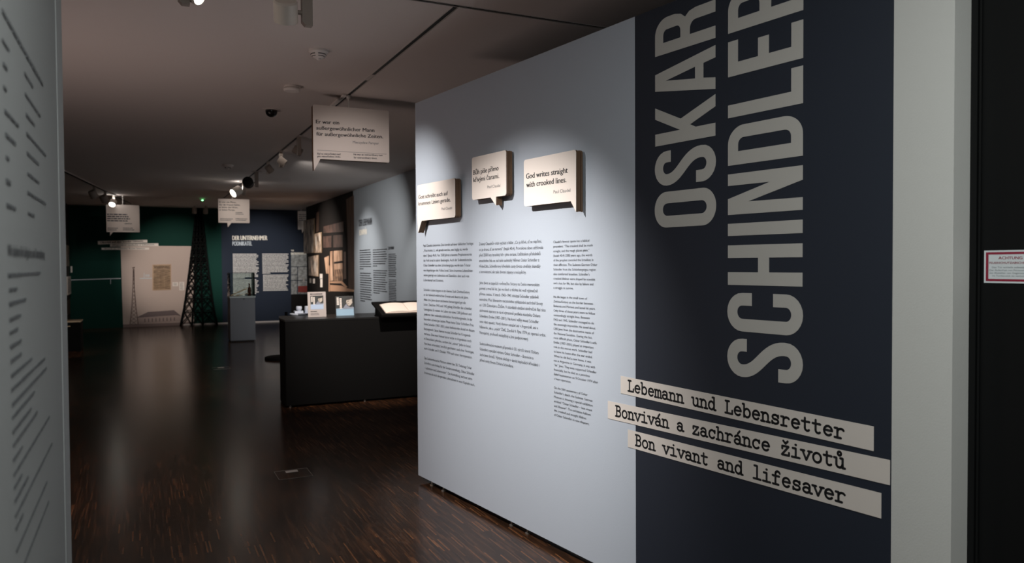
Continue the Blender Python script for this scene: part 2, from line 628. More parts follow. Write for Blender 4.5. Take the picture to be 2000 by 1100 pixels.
X_ = .78
SER = .13
TYPE = {
    'L': [[(.1, 1.12), (.52, 1.12)], [(.3, 1.12), (.3, 0)], [(.08, 0), (.88, 0), (.88, .3)]],
    'B': [[(.08, 1.12), (.5, 1.12)] + arc(.5, .86, .3, .26, 90, -90) + [(.25, .6)], [(.25, 1.12), (.25, 0)], [(.5, .6)] + arc(.52, .3, .34, .3, 90, -90) + [(.08, 0)]],
    'e': [[(.16, .42), (.84, .42)] + arc(.5, .39, .35, .38, 5, 318, 20)],
    'b': [[(.04, 1.15), (.2, 1.15), (.2, 0)], arc(.52, .38, .33, .38, 0, 360, 20)],
    'm': [[(.0, .74), (.13, .74), (.13, 0)], [(.0, 0), (.28, 0)], arc(.315, .56, .185, .2, 180, 0) + [(.5, 0)], [(.42, 0), (.62, 0)], arc(.685, .56, .185, .2, 180, 0) + [(.87, 0)], [(.8, 0), (1.0, 0)]],
    'a': [arc(.42, .22, .29, .22, 0, 360, 16), [(.16, .62)] + arc(.45, .55, .28, .22, 150, 0) + [(.73, .12), (.8, .02), (.95, .03)]],
    'n': [[(.04, .75), (.22, .75), (.22, 0)], [(.03, 0), (.4, 0)], arc(.49, .5, .27, .26, 180, 0) + [(.76, 0)], [(.6, 0), (.96, 0)]],
    'u': [[(.02, .75), (.22, .75), (.22, .25)] + arc(.48, .25, .26, .25, 180, 360), [(.56, .75), (.76, .75), (.76, 0), (.96, 0)]],
    'd': [[(.56, 1.15), (.76, 1.15), (.76, 0), (.96, 0)], arc(.44, .38, .32, .38, 0, 360, 20)],
    's': [[(.78, .75), (.78, .55)], [(.78, .62)] + arc(.48, .57, .27, .19, 40, 250) + arc(.50, .2, .30, .2, 80, -140), [(.18, .0), (.18, .2)]],
    'r': [[(.08, .75), (.32, .75), (.32, 0)], [(.08, 0), (.62, 0)], arc(.62, .45, .3, .3, 175, 40)],
    't': [[(.38, 1.05), (.38, .2)] + arc(.6, .22, .22, .22, 180, 320), [(.1, .75), (.8, .75)]],
    'o': [arc(.5, .38, .36, .39, 0, 360, 22)],
    'v': [[(.14, .75), (.5, 0), (.86, .75)], [(-.02, .75), (.32, .75)], [(.68, .75), (1.02, .75)]],
    'i': [[(.2, .75), (.5, .75), (.5, 0)], [(.12, 0), (.88, 0)], [(.47, 1.06), (.53, 1.06)]],
    'z': [[(.18, .52), (.18, .75), (.8, .75), (.15, 0), (.85, 0), (.85, .24)]],
    'c': [[(.82, .75), (.82, .52)], arc(.5, .38, .35, .38, 40, 318, 20)],
    'h': [[(.04, 1.15), (.22, 1.15), (.22, 0)], [(.03, 0), (.4, 0)], arc(.49, .5, .27, .26, 180, 0) + [(.76, 0)], [(.6, 0), (.96, 0)]],
    'l': [[(.2, 1.15), (.5, 1.15), (.5, 0)], [(.12, 0), (.88, 0)]],
    'f': [arc(.63, .92, .22, .22, 20, 180) + [(.41, 0)], [(.12, .72), (.78, .72)], [(.15, 0), (.72, 0)]],
}
TYPE['á'] = TYPE['a'] + [[(.48, .95), (.7, 1.2)]]
TYPE['ž'] = TYPE['z'] + [[(.28, 1.2), (.5, .98), (.72, 1.2)]]
TYPE['ů'] = TYPE['u'] + [arc(.48, 1.12, .14, .15, 0, 360, 14)]


def typewriter(mb, fr, s, x0, y, adv, w, slope=0.0, th=.205, sy=None):
    sy = sy or adv
    for i, ch in enumerate(s):
        for path in TYPE.get(ch, []):
            pts = [V((x0 + (i + px) * adv, y + slope * (i + px) * adv + py * sy)) for px, py in path]
            t = th * adv
            for a, b in zip(pts, pts[1:]):
                if (b - a).length < 1e-6:
                    continue
                mb.strip(fr, a, b, t, None, w)
            for p in pts:
                mb.prism(fr, [(p.x + t / 2 * math.cos(k * math.pi / 4), p.y + t / 2 * math.sin(k * math.pi / 4)) for k in range(8)], None, w)


# ------------------------------------------------------------------ the setting
def slab(name, a, b, m):
    return struct(MB().box(a, b).obj(name, m))


slab('floor', (-3, -4, -0.1), (7, 23, 0), 'floor')
ceil = slab('ceiling', (-3, -4, CH + .06), (7, 23, CH + .16), 'ceiling')
for x0, x1, y0, y1 in ((-3, 7, -4, 4.285), (-3, 1.704, 4.315, 23), (1.736, 7, 4.315, 23), (1.704, 1.736, 18.8, 23)):
    MB().box((x0, y0, CH), (x1, y1, CH + .06)).obj('ceiling_panel', 'ceiling', ceil)

# far wall: green half and blue half
gx = FF.at(433, 500)[0]
slab('wall_far', (-3, YF, 0), (gx, YF + .2, CH), 'green')
slab('wall_far_right', (gx, YF - .004, 0), (7, YF + .2, CH), 'blue')
struct(MB().fbox(FF, gx - 1.0, 4.3, 0, .035, .004, .012).obj('baseboard_far', 'trim'))
# right wall with mural end
my = -WF.at(691, 500)[0]
slab('wall_right', (4.0, 1.8, 0), (4.15, my, CH), 'rightwall')
mural = struct(MB().box((4.0, my, 0), (4.15, 21.0, CH)).obj('wall_right_mural', 'walldark'))
# left side wall (dark), far left
lx = FF.at(137, 600)[0]
slab('wall_left_far', (lx - .15, 2.7, 0), (lx, YF, CH), 'leftside')
# doorway walls
wl = slab('wall_left', (-.45, -2.0, 0), (-.2, 2.575, CH), 'leftwall')
MB().box((-.2, LF.at(117.5, 550)[0], 0), (-.1975, 2.575, CH)).obj('edge_strip', 'lefttrim', wl)
slab('wall_left_return', (-1.9, 2.45, 0), (-.45, 2.575, CH), 'leftwall')
slab('wall_right_return', (2.46, 1.62, 0), (4.15, 1.80, CH), 'white')
jam = MB()
jam.prism(Fr((0, 0, 0), (1, 0, 0), (0, 1, 0)), [(2.312, 1.583), (2.398, 1.583), (2.46, 1.583), (2.46, 1.80), (2.312, 1.80)], 0, CH)
struct(jam.obj('trim_1', 'white'))
# fire door leaf folded back along the passage
dr = struct(MB().box((2.40, -.4, 0.008), (2.46, 1.556, 2.9)).obj('door_1', 'door'))
MB().box((2.392, 1.561, 0), (2.46, 1.583, 2.98)).obj('door_frame', 'door', dr)
MB().box((2.394, 1.549, 0.008), (2.40, 1.556, 2.9)).obj('door_edge', 'door', dr)
slab('wall_passage', (2.46, -2.0, 0), (2.6, 1.62, CH), 'white')
slab('door_2', (2.40, -.4, 2.9), (2.46, 1.583, CH), 'door')

# ------------------------------------------------------------------ ceiling tracks
t = thing('lighting_track', (1.72, 4.31, CH), 'long black recessed lighting track running away over the room towards the speech bubble sign', 'lighting track')
MB().box((1.704, 4.315, CH + .004), (1.736, 18.8, CH + .058)).obj('track_channel', 'slot', t)
for x in (1.698, 1.736):
    MB().box((x, 4.33, CH - .002), (x + .006, 18.8, CH + .001)).obj('track_rim', 'trim', t)
MB().box((1.706, 6.15, CH + .002), (1.734, 6.36, CH + .02)).obj('track_joint', 'trim', t)
t = thing('lighting_track', (1.0, 4.3, CH), 'black recessed lighting track crossing the ceiling at right angles near the top edge', 'lighting track')
MB().box((-1.5, 4.285, CH + .004), (2.80, 4.315, CH + .058)).obj('track_channel', 'slot', t)
for y in (4.279, 4.315):
    MB().box((-1.5, y, CH - .002), (2.80, y + .006, CH + .001)).obj('track_rim', 'trim', t)
MB().box((2.80, 4.285, CH + .002), (7.0, 4.315, CH + .058)).obj('end_cover', 'ceiling', t)
a, b = px_on_z(121, 330.5, CH), px_on_z(248, 392, CH)
t = thing('lighting_track', (a.x, a.y, CH), 'thin black ceiling track slanting across the far left above the green wall', 'lighting track')
d = (b - a).normalized()
fr = Fr(a - V((0, 0, .003)), d, V((0, 0, 1)).cross(d))
MB().fbox(fr, -3, (b - a).length + .6, -.018, .018, -.025, 0).obj('track_channel', 'slot', t)
MB().fbox(fr, -3, (b - a).length + .6, -.024, -.018, -.02, 0).obj('track_rim', 'trim', t)


# ------------------------------------------------------------------ spotlights
def leak(loc, power):
    l = bpy.data.lights.new('lamp_leak', 'POINT')
    l.energy, l.color, l.shadow_soft_size = power, NEUT, .03
    o = bpy.data.objects.new('lamp_leak', l)
    o.location = loc
    C.objects.link(o)


def lamp(x, y, label, aim=(0, 0, -1), lit=False, r=.052, ln=.105, drop=.19, side=1, body='lamp', group='track spotlights',
         light=None, drv='lampdark', tdir=(0, 1), hoff=.048):
    """ceiling spotlight: driver box on the track, hinge, cylinder head"""
    t = thing('track_spotlight', (x, y, CH), label, 'spotlight', group)
    td = V((tdir[0], tdir[1], 0)).normalized()
    sd = V((0, 0, 1)).cross(td)
    fr = Fr((x, y, CH), td, (0, 0, 1))
    MB().fbox(fr, -.08, .08, -.012, 0, -.014, .014).obj('track_adapter', 'trim', t)
    dv = MB()
    dv.prism(fr, [(-.028, -.012), (-.028, -drop + .02), (-.010, -drop), (.028, -drop), (.028, -.012)], -.022, .022)
    dv.obj('driver_box', drv, t)
    hc = V((x, y, CH - drop + .07)) + td * side * (r + hoff)
    MB().bar(V((x, y, CH - drop + .07)) + td * side * .026, hc, .013).obj('hinge', drv, t)
    ax = V(aim).normalized()
    h = MB().lathe(hc, ax, [(r * .86, -ln * .5), (r, -ln * .42), (r, ln * .5), (r * .9, ln * .5), (r * .84, ln * .36)], 28)
    hd = h.obj('lamp_head', body, t, smooth=True)
    MB().lathe(hc, ax, [(r * .84, ln * .37), (r * .84, ln * .38)], 24).obj('lens', 'lens' if lit else 'lens_off', hd)
    if lit and y > 6:
        leak(hc - ax * (ln * .5 + .04) + V((0, 0, .02)), 1.6)
    if light:
        p = hc + ax * (ln * .5 + .02)
        spot('spotlight_beam', p, light[0], light[1], light[2], light[3], light[4])
    return t


PP = lambda u, v, w_=0: PF.p(u, v, w_)
la = thing
lamp(.835, 4.30, 'beige cylinder spotlight with driver box at the top edge, right one on the cross track', aim=(.12, .62, -.80), r=.064, ln=.115, drop=.235, side=-1,
     drv='lampdark', tdir=(1, 0), )
lamp(.215, 4.30, 'lit spotlight with glowing lens cut by the top edge, left one on the cross track', aim=(.75, -.5, -.45), lit=True, r=.05, ln=.11, drop=.205, side=1, hoff=-.015,
     drv='lampdark', tdir=(1, 0))
lamp(1.72, 9.42, 'dim brown spotlight on the long track just behind the large hanging speech bubble', aim=(.8, -.2, -.5), r=.05, drop=.23, side=1, body='lampdark')
lamp(1.72, 10.75, 'spotlight with small bright rim, nearest of the far track cluster', aim=(.75, -.2, -.6), r=.05, side=-1, body='lampdark', drop=.22)
spot('beam_text_wall', (2.0, 14.7, 3.02), (4.0, 14.8, 1.5), 230, NEUT, 62, 1.0)
spot('beam_text_wall_wide', (1.9, 11.2, 3.02), (4.0, 14.4, 1.4), 300, NEUT, 74, 1.0)
lamp(1.72, 11.9, 'spotlight with pale white driver box in the middle of the far track cluster', aim=(.6, .3, -.7), r=.05, side=-1, body='lampdark', drv='lamp')
lamp(1.72, 13.2, 'dark round-backed spotlight facing away above the blue text wall', aim=(.25, .93, -.2), r=.085, ln=.12, drop=.26, side=-1, tdir=(1, 0), body='slot')
lamp(1.72, 14.9, 'brightly glowing spotlight beyond the dark round one on the long track', aim=(-.80, -.40, -.5), lit=True, r=.085, ln=.17, drop=.26, side=-1, tdir=(1, 0),
     light=((-.1, 22.2, 1.9), 0.01, WARM, 40, .8))
lt = [px_on_z(px, 519.5 - (519.5 - py), CH) for px, py in ((184, 362), (205, 372), (222, 381), (243, 391))]
for p, lab, lit in zip(lt, ('dark spotlight on the slanting left track, leftmost of its row', 'dark spotlight second from the left on the slanting left track',
                            'bright glowing spotlight on the slanting left track above the hanging sign', 'dark spotlight at the end of the slanting left track over the sign'), (0, 0, 1, 0)):
    lamp(p.x, p.y, lab, aim=(.35, .4, -.8) if not lit else (-.2, -.75, -.62), lit=bool(lit), r=.07, ln=.14, drop=.25, side=-1, body='lamp' if lit else 'lampdark', tdir=(d.x, d.y),
         group='spotlights on the slanting track')
# two small units over the lattice tower
for px, lab in ((380, 'small dark ceiling spotlight above the lattice tower, left of the pair'), (402, 'small dark ceiling spotlight above the lattice tower, right of the pair')):
    q = Fr((0, 21.3, 0), (1, 0, 0)).at(px, 405)
    lamp(q[0], 21.3, lab, aim=(0, .5, -.85), r=.06, ln=.13, drop=.2, side=1, body='lampdark')
# beams of track lamps above the frame that light the panel and the far displays
spot('beam_panel_left', PP(.45, 2.9, 2.0), PP(-.02, 1.85), 310, NEUT, 40, 1.0, .03)
spot('beam_panel_main', PP(1.75, 2.80, 2.0), PP(1.35, .92), 430, NEUT, 64, 1.0, .025)
spot('beam_sign', (1.2, 4.4, 3.05), (1.75, 6.95, 2.2), 108, (1.0, .90, .86), 38, 1.0, .03)
spot('beam_sign_far', (.7, 13.6, 3.05), (1.8, 16.9, 2.65), 190, WARM, 18, 1.0, .03)
spot('beam_sign_green', (.2, 15.2, 3.0), (-.3, 18.9, 2.6), 85, WARM, 16, 1.0, .03)
spot('beam_poster', (.6, 17.6, 3.05), (.8, 22.3, 1.5), 520, WARM, 36, .9)
spot('beam_tower', (.9, 18.6, 3.05), (.9, 22.3, 1.3), 14, NEUT, 50, .9)
spot('beam_blue', (2.3, 18.3, 3.05), (2.95, 22.3, 1.5), 500, NEUT, 46, .9)
spot('beam_mural', (1.3, 18.7, 3.05), (4.0, 18.5, 1.5), 640, WARM, 72, 1.0)
spot('beam_case', (1.9, 14.8, 3.05), (1.95, 16.8, .95), 50, NEUT, 30, .8)
spot('beam_counter', (2.2, 6.9, 3.05), (2.35, 9.1, 1.0), 430, WARM, 50, .8)
spot('beam_left_case', (-.8, 14.2, 3.05), (-1.25, 15.6, .95), 90, WARM, 30, .8)
spot('beam_right_wall', (2.9, 11.2, 3.05), (4.0, 11.6, 1.3), 150, NEUT, 62, 1.0)
spot('beam_green', (-.9, 19.4, 3.05), (-1.0, 22.3, .7), 60, NEUT, 50, .9)

# ------------------------------------------------------------------ the intro panel
PU1 = 3.625
TOP = 2.776
pn = thing('exhibition_panel', PF.p(1.8, 0), 'long free-standing pale blue and navy exhibition panel with the large title lettering', 'display panel')
nu = 2.343
MB().fbox(PF, 0, nu, .04, TOP, -.12, 0).obj('panel_board', 'panel', pn)
MB().fbox(PF, nu, PU1, .04, TOP, -.12, 0).obj('navy_panel_board', 'navy', pn)['label'] = 'navy blue panel section under the title'
for px, py in ((842, 942), (864, 953), (997, 1022), (1028, 1038)):
    u = PF.at(px, py, -.02)[0]
    c = PF.p(u, 0, -.03)
    MB().lathe(c, (0, 0, 1), [(.016, 0), (.016, .006), (.006, .010), (.006, .045)], 14).obj('levelling_foot', 'steel', pn)
for u in (2.9, 3.4):
    MB().lathe(PF.p(u, 0, -.03), (0, 0, 1), [(.016, 0), (.016, .006), (.006, .010), (.006, .045)], 14).obj('levelling_foot', 'steel', pn)


def title(word, base_u, starts):
    for ch, v0 in zip(word, starts):
        outer, holes = big_letter(ch)
        tf = Fr(PF.p(base_u, v0, 0), (0, 0, 1), -PF.ex)
        MB().prism(tf, outer, .0003, .0018, holes).obj('title_letter', 'letter', pn)


title('OSKAR', 2.841, (1.761, 1.952, 2.139, 2.337, 2.552))
title('SCHINDLER', 3.270, (1.127, 1.315, 1.506, 1.710, 1.798, 2.003, 2.201, 2.371, 2.551))

# the three typewriter strips
strips = [((2.239, 1.043, .957), (3.561, 1.022, .935), 'Lebemann und Lebensretter', 2.290, .976),
          ((2.142, .905, .816), (3.621, .916, .829), 'Bonviván a zachránce životů', 2.198, .838),
          ((2.290, .786, .700), (3.590, .794, .705), 'Bon vivant and lifesaver', 2.342, .719)]
for (x0, t0, b0), (x1, t1, b1), s, tx, ty in strips:
    st = MB().prism(PF, [(x0, b0), (x1, b1), (x1, t1), (x0, t0)], .0019, .0032).obj('title_strip', 'strip', pn)
    for i, ch in enumerate(s):
        if ch == ' ':
            continue
        mb = MB()
        sl = (b1 - b0) / (x1 - x0)
        typewriter(mb, PF, ch, tx + i * .0465, ty + sl * i * .0465, .0465, .0036, slope=sl, sy=.0455)
        mb.obj('typed_letter', 'black', st)

# text columns
DE = """Paul Claudels bekanntes Zitat beruht auf einer biblischen Vorlage:
„Was krumm ist, soll gerade werden, was hüglig ist, werde
eben“ (Jesaja 40,4). Vor 2500 Jahren trösteten Prophetenworte
das Volk Israel in seiner Bedrängnis. Auch der Sudetendeutsche
Oskar Schindler aus dem Schönhengstgau wurde zum Tröster
von Angehörigen des Volkes Israel. Seine krummen Lebenslinien
waren geprägt von Lebenslust und Skandalen, aber auch von
Lebenskampf und Scheitern.

Schindlers Leben begann in der kleinen Stadt Zwittau/Svitavy
an der böhmisch-mährischen Grenze und dauerte 66 Jahre.
Allein drei Jahre davon zeichneten herausragend gerade
Linien. Zwischen 1942 und 1945 gelang Schindler das scheinbar
Unmögliche: Er rettete das Leben von etwa 1200 Jüdinnen und
Juden vor dem nationalsozialistischen Vernichtungswahn. In der
besonders schwierigen letzten Phase hatte Oskar Schindlers Frau
Emilie Schindler (1907–2001) einen bedeutenden Anteil an diesem
Rettungswerk. Seine Heimat musste Schindler bei Kriegsende
verlassen. Eine neue Heimat hat er weder in Argentinien noch
in Deutschland gefunden, sondern bei „seinen“ Juden in Israel.
Von ihnen unterstützt, beruflich gescheitert und ohne Vermögen,
starb Schindler am 9. Oktober 1974 nach einer Herzoperation.

Das Sudetendeutsche Museum nimmt den 50. Todestag Oskar
Schindlers zum Anlass für die Sonderausstellung „Oskar Schindler
– Lebemann und Lebensretter“. Die Ausstellung zeichnet seine
krummen als auch die geraden Lebenslinien in neun Kapiteln nach.""".split('\n')
CZ = """Známý Claudelův citát vychází z bible: „Co je křivé, ať se napřímí,
co je drsné, ať se narovná“ (Izajáš 40,4). Prorokova slova utěšovala
před 2500 lety izraelský lid v jeho strázni. Utěšitelem příslušníků
izraelského lidu se stal také sudetský Němec Oskar Schindler z
Hřebečska. Schindlerovy křivolaké cesty života utvářely skandály
a bonvivánství, ale také životní zápasy a neúspěchy.

Jeho život se započal v městečku Svitavy na česko-moravském
pomezí a trval 66 let. Jen ve třech z těchto let vedl výjimečně
přímou cestou. V letech 1942–1945 dokázal Schindler zdánlivě
nemožné: Před šílenstvím nacistického vyhlazování zachránil životy
asi 1200 Židovkám a Židům. V obzvláště obtížné závěrečné fázi této
záchranné operace se na ní významně podílela manželka Oskara
Schindlera Emilie (1907–2001). Na konci války musel Schindler
svou vlast opustit. Nový domov nenašel ani v Argentině, ani v
Německu, ale u „svých“ Židů. Zemřel 9. října 1974 po operaci srdce.
Nemajetný, profesně neúspěšný a jimi podporovaný.

Sudetoněmecké muzeum připravilo k 50. výročí úmrtí Oskara
Schindlera speciální výstavu Oskar Schindler – Bonviván a
zachránce životů. Výstava sleduje v devíti kapitolách křivolaké i
přímé cesty života Oskara Schindlera.""".split('\n')
EN = """Claudel's famous quote has a biblical
precedent: “The crooked shall be made
straight, and the rough places plain.”
(Isaiah 40:4) 2500 years ago, the words
of the prophet consoled the Israelites in
their affliction. The Sudeten German Oskar
Schindler from the Schönhengstgau region
also comforted Israelites. Schindler's
crooked lifelines were shaped by scandals
and a lust for life, but also by failure and
a struggle to survive.

His life began in the small town of
Zwittau/Svitavy on the border between
Bohemia and Moravia and lasted 66 years.
Only three of those years seem to follow
outstandingly straight lines. Between
1942 and 1945, Schindler managed to do
the seemingly impossible: He saved about
1200 Jews from the destructive mania of
the National Socialists. During the last,
most difficult phase, Oskar Schindler's wife
Emilie (1907–2001) played an important
role in this rescue work. Schindler had
to leave his home after the war ended.
When he did find a new home, it was
not in Argentina or Germany, it was with
“his” Jews. They even supported Schindler
financially, but he died as a penniless
failed businessman on 9 October 1974 after
a heart operation.

On the 50th anniversary of Oskar
Schindler's death, the Sudeten German
Museum is showing a special exhibition
entitled “Oskar Schindler – bon vivant
and lifesaver”. The exhibition follows
the crooked and straight lifelines
of Oskar Schindler in nine chapters.""".split('\n')


def column(lines, p_first, p_last, xright):
    """p_first / p_last: picture points of the first and last baselines at the left edge"""
    u0, v0 = PF.at(*p_first)
    _, v1 = PF.at(*p_last)
    u1 = PF.at(xright, 600)[0]
    pitch = (v0 - v1) / (len(lines) - 1)
    cap = pitch * .50
    widest = 0
    for s in lines:
        vs = glyphs(s)[0]
        if vs:
            widest = max(widest, max(v[0] for v in vs))
    sx = (u1 - u0) / widest
    mb = MB()
    for k, s in enumerate(lines):
        if s:
            vs = glyphs(s)[0]
            wd = max(v[0] for v in vs) - min(v[0] for v in vs)
            put_text(mb, PF, s, u0, u0 + wd * sx, v0 - k * pitch, cap, .0012)
    mb.obj('text_column', 'grey_text', pn)


M['grey_text'] = mat('charcoal_text', (0.045, 0.048, 0.055, 1), .7)
column(DE, (827, 482.5), (827.5, 729.5), 927)
column(CZ, (936, 479.5), (937, 705.5), 1066.5)
column(EN, (1081, 475), (1082, 812), 1168)


# ------------------------------------------------------------------ speech bubbles on the panel
def bubble(name, label, fr, x0, x1, y0, y1, tail, w0, w1, texts, layers=3, r=.016, group='speech bubble quotes'):
    """a stacked-board speech bubble: outline with a tail, cut layers, printed face"""
    t = thing(name, fr.p((x0 + x1) / 2, y0, w0), label, 'sign', group)
    (ta, tb, tip) = tail

    def outline(g=0.0):
        pts = []
        pts += arc(x1 - r, y0 + r, r - g, r - g, 270, 360, 5)
        pts += arc(x1 - r, y1 - r, r - g, r - g, 0, 90, 5)
        pts += arc(x0 + r, y1 - r, r - g, r - g, 90, 180, 5)
        low = arc(x0 + r, y0 + r, r - g, r - g, 180, 270, 5)
        if ta <= x0 + .001:
            low = [(x0 + g, y0 + r)]
            ta_ = x0 + g
            pts += low
            pts += [(tip[0] + g, tip[1] + g), (tb - g, y0 + g)]
        elif tb >= x1 - .001:
            pts = pts[6:]
            pts += low
            pts += [(ta + g, y0 + g), (tip[0] - g, tip[1] + g)]
        else:
            pts += low
            pts += [(ta + g, y0 + g), (tip[0], tip[1] + g), (tb - g, y0 + g)]
        return pts
    tk = (w1 - w0 - .002) / layers
    for k in range(layers):
        a = w0 + k * tk
        MB().prism(fr, outline(.0018 * (k % 2)), a + .0008, a + tk - .0008).obj('board_layer', 'edge', t)
        if k < layers - 1:
            MB().prism(fr, outline(.004), a + tk - .0008, a + tk + .0008).obj('glue_line', 'edge_dark', t)
    MB().prism(fr, outline(), w1 - .0028, w1).obj('printed_face', 'bubble', t)
    bold, thin = MB(), MB()
    for s, pl, pr, ptop, b in texts:
        text_px(bold if b else thin, fr, s, pl, pr, ptop, w1 + .0006, b)
    if bold.v:
        bold.obj('quote_text', 'black', t)
    if thin.v:
        thin.obj('author_text', 'grey_ink', t)
    return t


W0, W1 = .014, .060


def spacer(t, u, v):
    MB().fbox(PF, u - .05, u + .05, v - .05, v + .05, 0, W0).obj('wall_spacer', 'edge_dark', t)


def ub(x, y):
    return PF.at(x, y, W1)


t = bubble('speech_bubble', 'thick board speech bubble with the German quote, leftmost of three on the pale panel', PF, .142, .688, 1.906, 2.162, (.142, .205, (.150, 1.823)), W0, W1,
       [('Gott schreibt auch auf', (817.5, 389), (874.6, 381), 381.6, True), ('krummen Linien gerade.', (817.5, 401.7), (879.6, 393.6), 394.3, True),
        ('Paul Claudel', (862.5, 410.6), (882.9, 408.4), 405.6, False)])
spacer(t, .45, 2.03)
u2 = ub(921.5, 306)[0], ub(988, 292)[0]
t = bubble('speech_bubble', 'square thick board speech bubble with the Czech quote, middle one on the pale panel', PF, u2[0], u2[1], 2.002, 2.268, (ub(958, 385.6)[0], ub(968.5, 384)[0], ub(968.3, 401)), W0, W1,
       [('Bůh píše přímo', (924.3, 341.8), (973.5, 332.5), 332.9, True), ('křivými čarami.', (924.9, 356.2), (974.8, 347.7), 347.3, True),
        ('Paul Claudel', (952, 368), (977, 365), 362.5, False)])
spacer(t, 1.14, 2.13)
u3 = ub(1023, 311)[0], ub(1124.6, 291)[0]
t = bubble('speech_bubble', 'wide thick board speech bubble with the English quote, rightmost one on the pale panel', PF, u3[0], u3[1], 1.924, 2.187, (ub(1114.5, 393)[0], u3[1], (u3[1] - .001, 1.866)), W0, W1,
       [('God writes straight', (1027.6, 349.5), (1108.6, 337.5), 339.4, True), ('with crooked lines.', (1028, 366.2), (1106, 356), 356.0, True),
        ('Paul Claudel', (1081, 378), (1114, 374.5), 371.8, False)])
spacer(t, 1.75, 2.06)

# ------------------------------------------------------------------ left wall print
mb = MB()
rows = [(3, 20, 83, 166, 1.6), (3, 75, 17, 101, 1), (5, 120, 14, 140, 1), (6, 167, 12, 179, 1), (8, 214, 36, 249, 1.2), (10, 261, 30, 283, 1.2), (11, 305, 17, 313, 1), (11, 350, 20, 361, 1.2),
        (12, 398, 30, 410, 1.2), (47, 141, 64, 172, 1), (48, 184, 78, 226, 1), (50, 222, 67, 246, 1), (51, 262, 89, 303, 1), (52, 299, 75, 321, 1), (53, 338, 76, 358, 1), (53, 375, 89, 399, 1),
        (54, 414, 66, 424, 1), (15, 538, 78, 533, 1), (17, 565, 33, 565, 1), (17, 592, 50, 586, 1), (18, 624, 40, 616, 1), (18, 650, 34, 643, 1),
        (19, 677, 41, 666, 1), (20, 704, 41, 693, 1), (21, 735, 62, 700, 1), (22, 762, 87, 700, 1), (23, 790, 90, 720, 1), (23, 817, 67, 765, 1), (24, 845, 60, 798, 1), (25, 870, 72, 806, 1),
        (25, 898, 43, 874, 1), (26, 925, 96, 817, 1), (27, 952, 42, 929, 1), (28, 978, 55, 932, 1), (29, 1004, 101, 871, 1), (30, 1033, 44, 1006, 1), (31, 1065, 91, 952, 1), (33, 1092, 95, 1012, 1)]
for x0, y0, x1, y1, th in rows:
    a, z = LF.at(x0, y0)
    b, z1 = LF.at(x1, y1)
    z = (z + z1) / 2
    x = a
    while x < b:
        e = min(b, x + random.uniform(.03, .07))
        h = (.003 * th) * random.uniform(.8, 1.1)
        mb.fbox(LF, x, e, z - h, z + h, .0004, .0014)
        x = e + .007
a, z = LF.at(14, 494)
b, _ = LF.at(86, 494)
put_text(mb, LF, 'Wir danken für Leihgaben und Unterstützung', a, b, z - .004, .019, .0014, True)
mb.obj('wall_text', mat('grey_wall_text', (0.06, 0.065, 0.07, 1), .7), wl)

# ------------------------------------------------------------------ hanging speech bubble signs
SF = Fr((0, 6.95, 0), (1, 0, 0))


def hanging(fr, box, tail, texts, label, x_rod, w=.065, extra=None, th=.017, layers=1):
    x0, x1, y0, y1 = box
    t = bubble('hanging_sign', label, fr, x0, x1, y0, y1, tail, -w, 0, texts, layers=2, r=.014, group='hanging speech bubble signs')
    MB().bar(fr.p(x_rod, y1 - .03, -w * .5), fr.p(x_rod, CH - .012, -w * .5), .009).obj('hanging_rod', 'plastic', t)
    MB().lathe(fr.p(x_rod, CH - .03, -w * .5), (0, 0, 1), [(.018, 0), (.018, .03)], 12).obj('rod_mount', 'plastic', t)
    return t


t = hanging(SF, (1.393, 2.090, 2.545, 3.026), (1.393, 1.455, (1.397, 2.440)),
            [('Er war ein', (617.3, 240.9), (662.5, 243.2), 233.9, True), ('außergewöhnlicher Mann', (617.7, 253), (731.2, 257.9), 246, True),
             ('für außergewöhnliche Zeiten.', (618.1, 264.6), (748, 270.2), 257.6, True), ('Mieczysław Pemper', (689.3, 280), (739.8, 282.5), 275.2, False),
             ('Byl to mimořádný muž', (620, 301.8), (665.5, 303), 298.3, True), ('pro mimořádnou dobu.', (620, 307), (665.5, 308), 303.5, True),
             ('He was an extraordinary man', (690.7, 303.2), (747, 305), 299.7, True), ('for extraordinary times.', (691, 309.3), (736.4, 310.8), 305.8, True)],
            'large speech bubble sign hanging from the long track beside the pale panel', 1.72)
a, z = SF.at(619.8, 293.3)
b, z1 = SF.at(755, 297)
MB().fbox(SF, a, b, z - .0012, z + .0012, .0003, .001).obj('rule_line', 'grey_ink', t)
MB().box((1.655, 6.93, CH - .022), (1.69, 7.9, CH - .004)).obj('suspension_bar', 'plastic', t)

G2 = Fr((0, 16.9, 0), (1, 0, 0))
c = [G2.at(*p) for p in ((426, 388), (487, 390), (487, 436), (445, 444), (444, 437), (452, 437))]
t = hanging(G2, (c[0][0], c[1][0], c[2][1], c[0][1]), (c[4][0], c[5][0], c[3]),
            [('Er war ein Mann,', (428, 396), (461, 396.6), 393.2, True), ('der die Frauen liebte,', (428, 401.3), (469, 401.8), 398.5, True),
             ('er liebte den Wein,', (428, 406.3), (464.5, 406.8), 403.5, True), ('er liebte Partys.', (428, 411.3), (459, 411.6), 408.5, True)],
            'speech bubble sign hanging in front of the dark blue text wall', 1.72)
mb = MB()
for x0, x1, yy, n in ((460, 476, 416, 2), (430, 456, 428, 2), (460, 484, 428, 2)):
    a, z = G2.at(x0, yy - 2)
    b, z1 = G2.at(x1, yy + 4)
    word_bars(mb, G2, a, b, z, z1, n, .002)
mb.obj('small_text', 'grey_ink', t)
G3 = Fr((0, 18.9, 0), (1, 0, 0))
c = [G3.at(*p) for p in ((207, 399.5), (272, 400), (271, 454), (214.5, 461), (215, 454), (221, 454))]
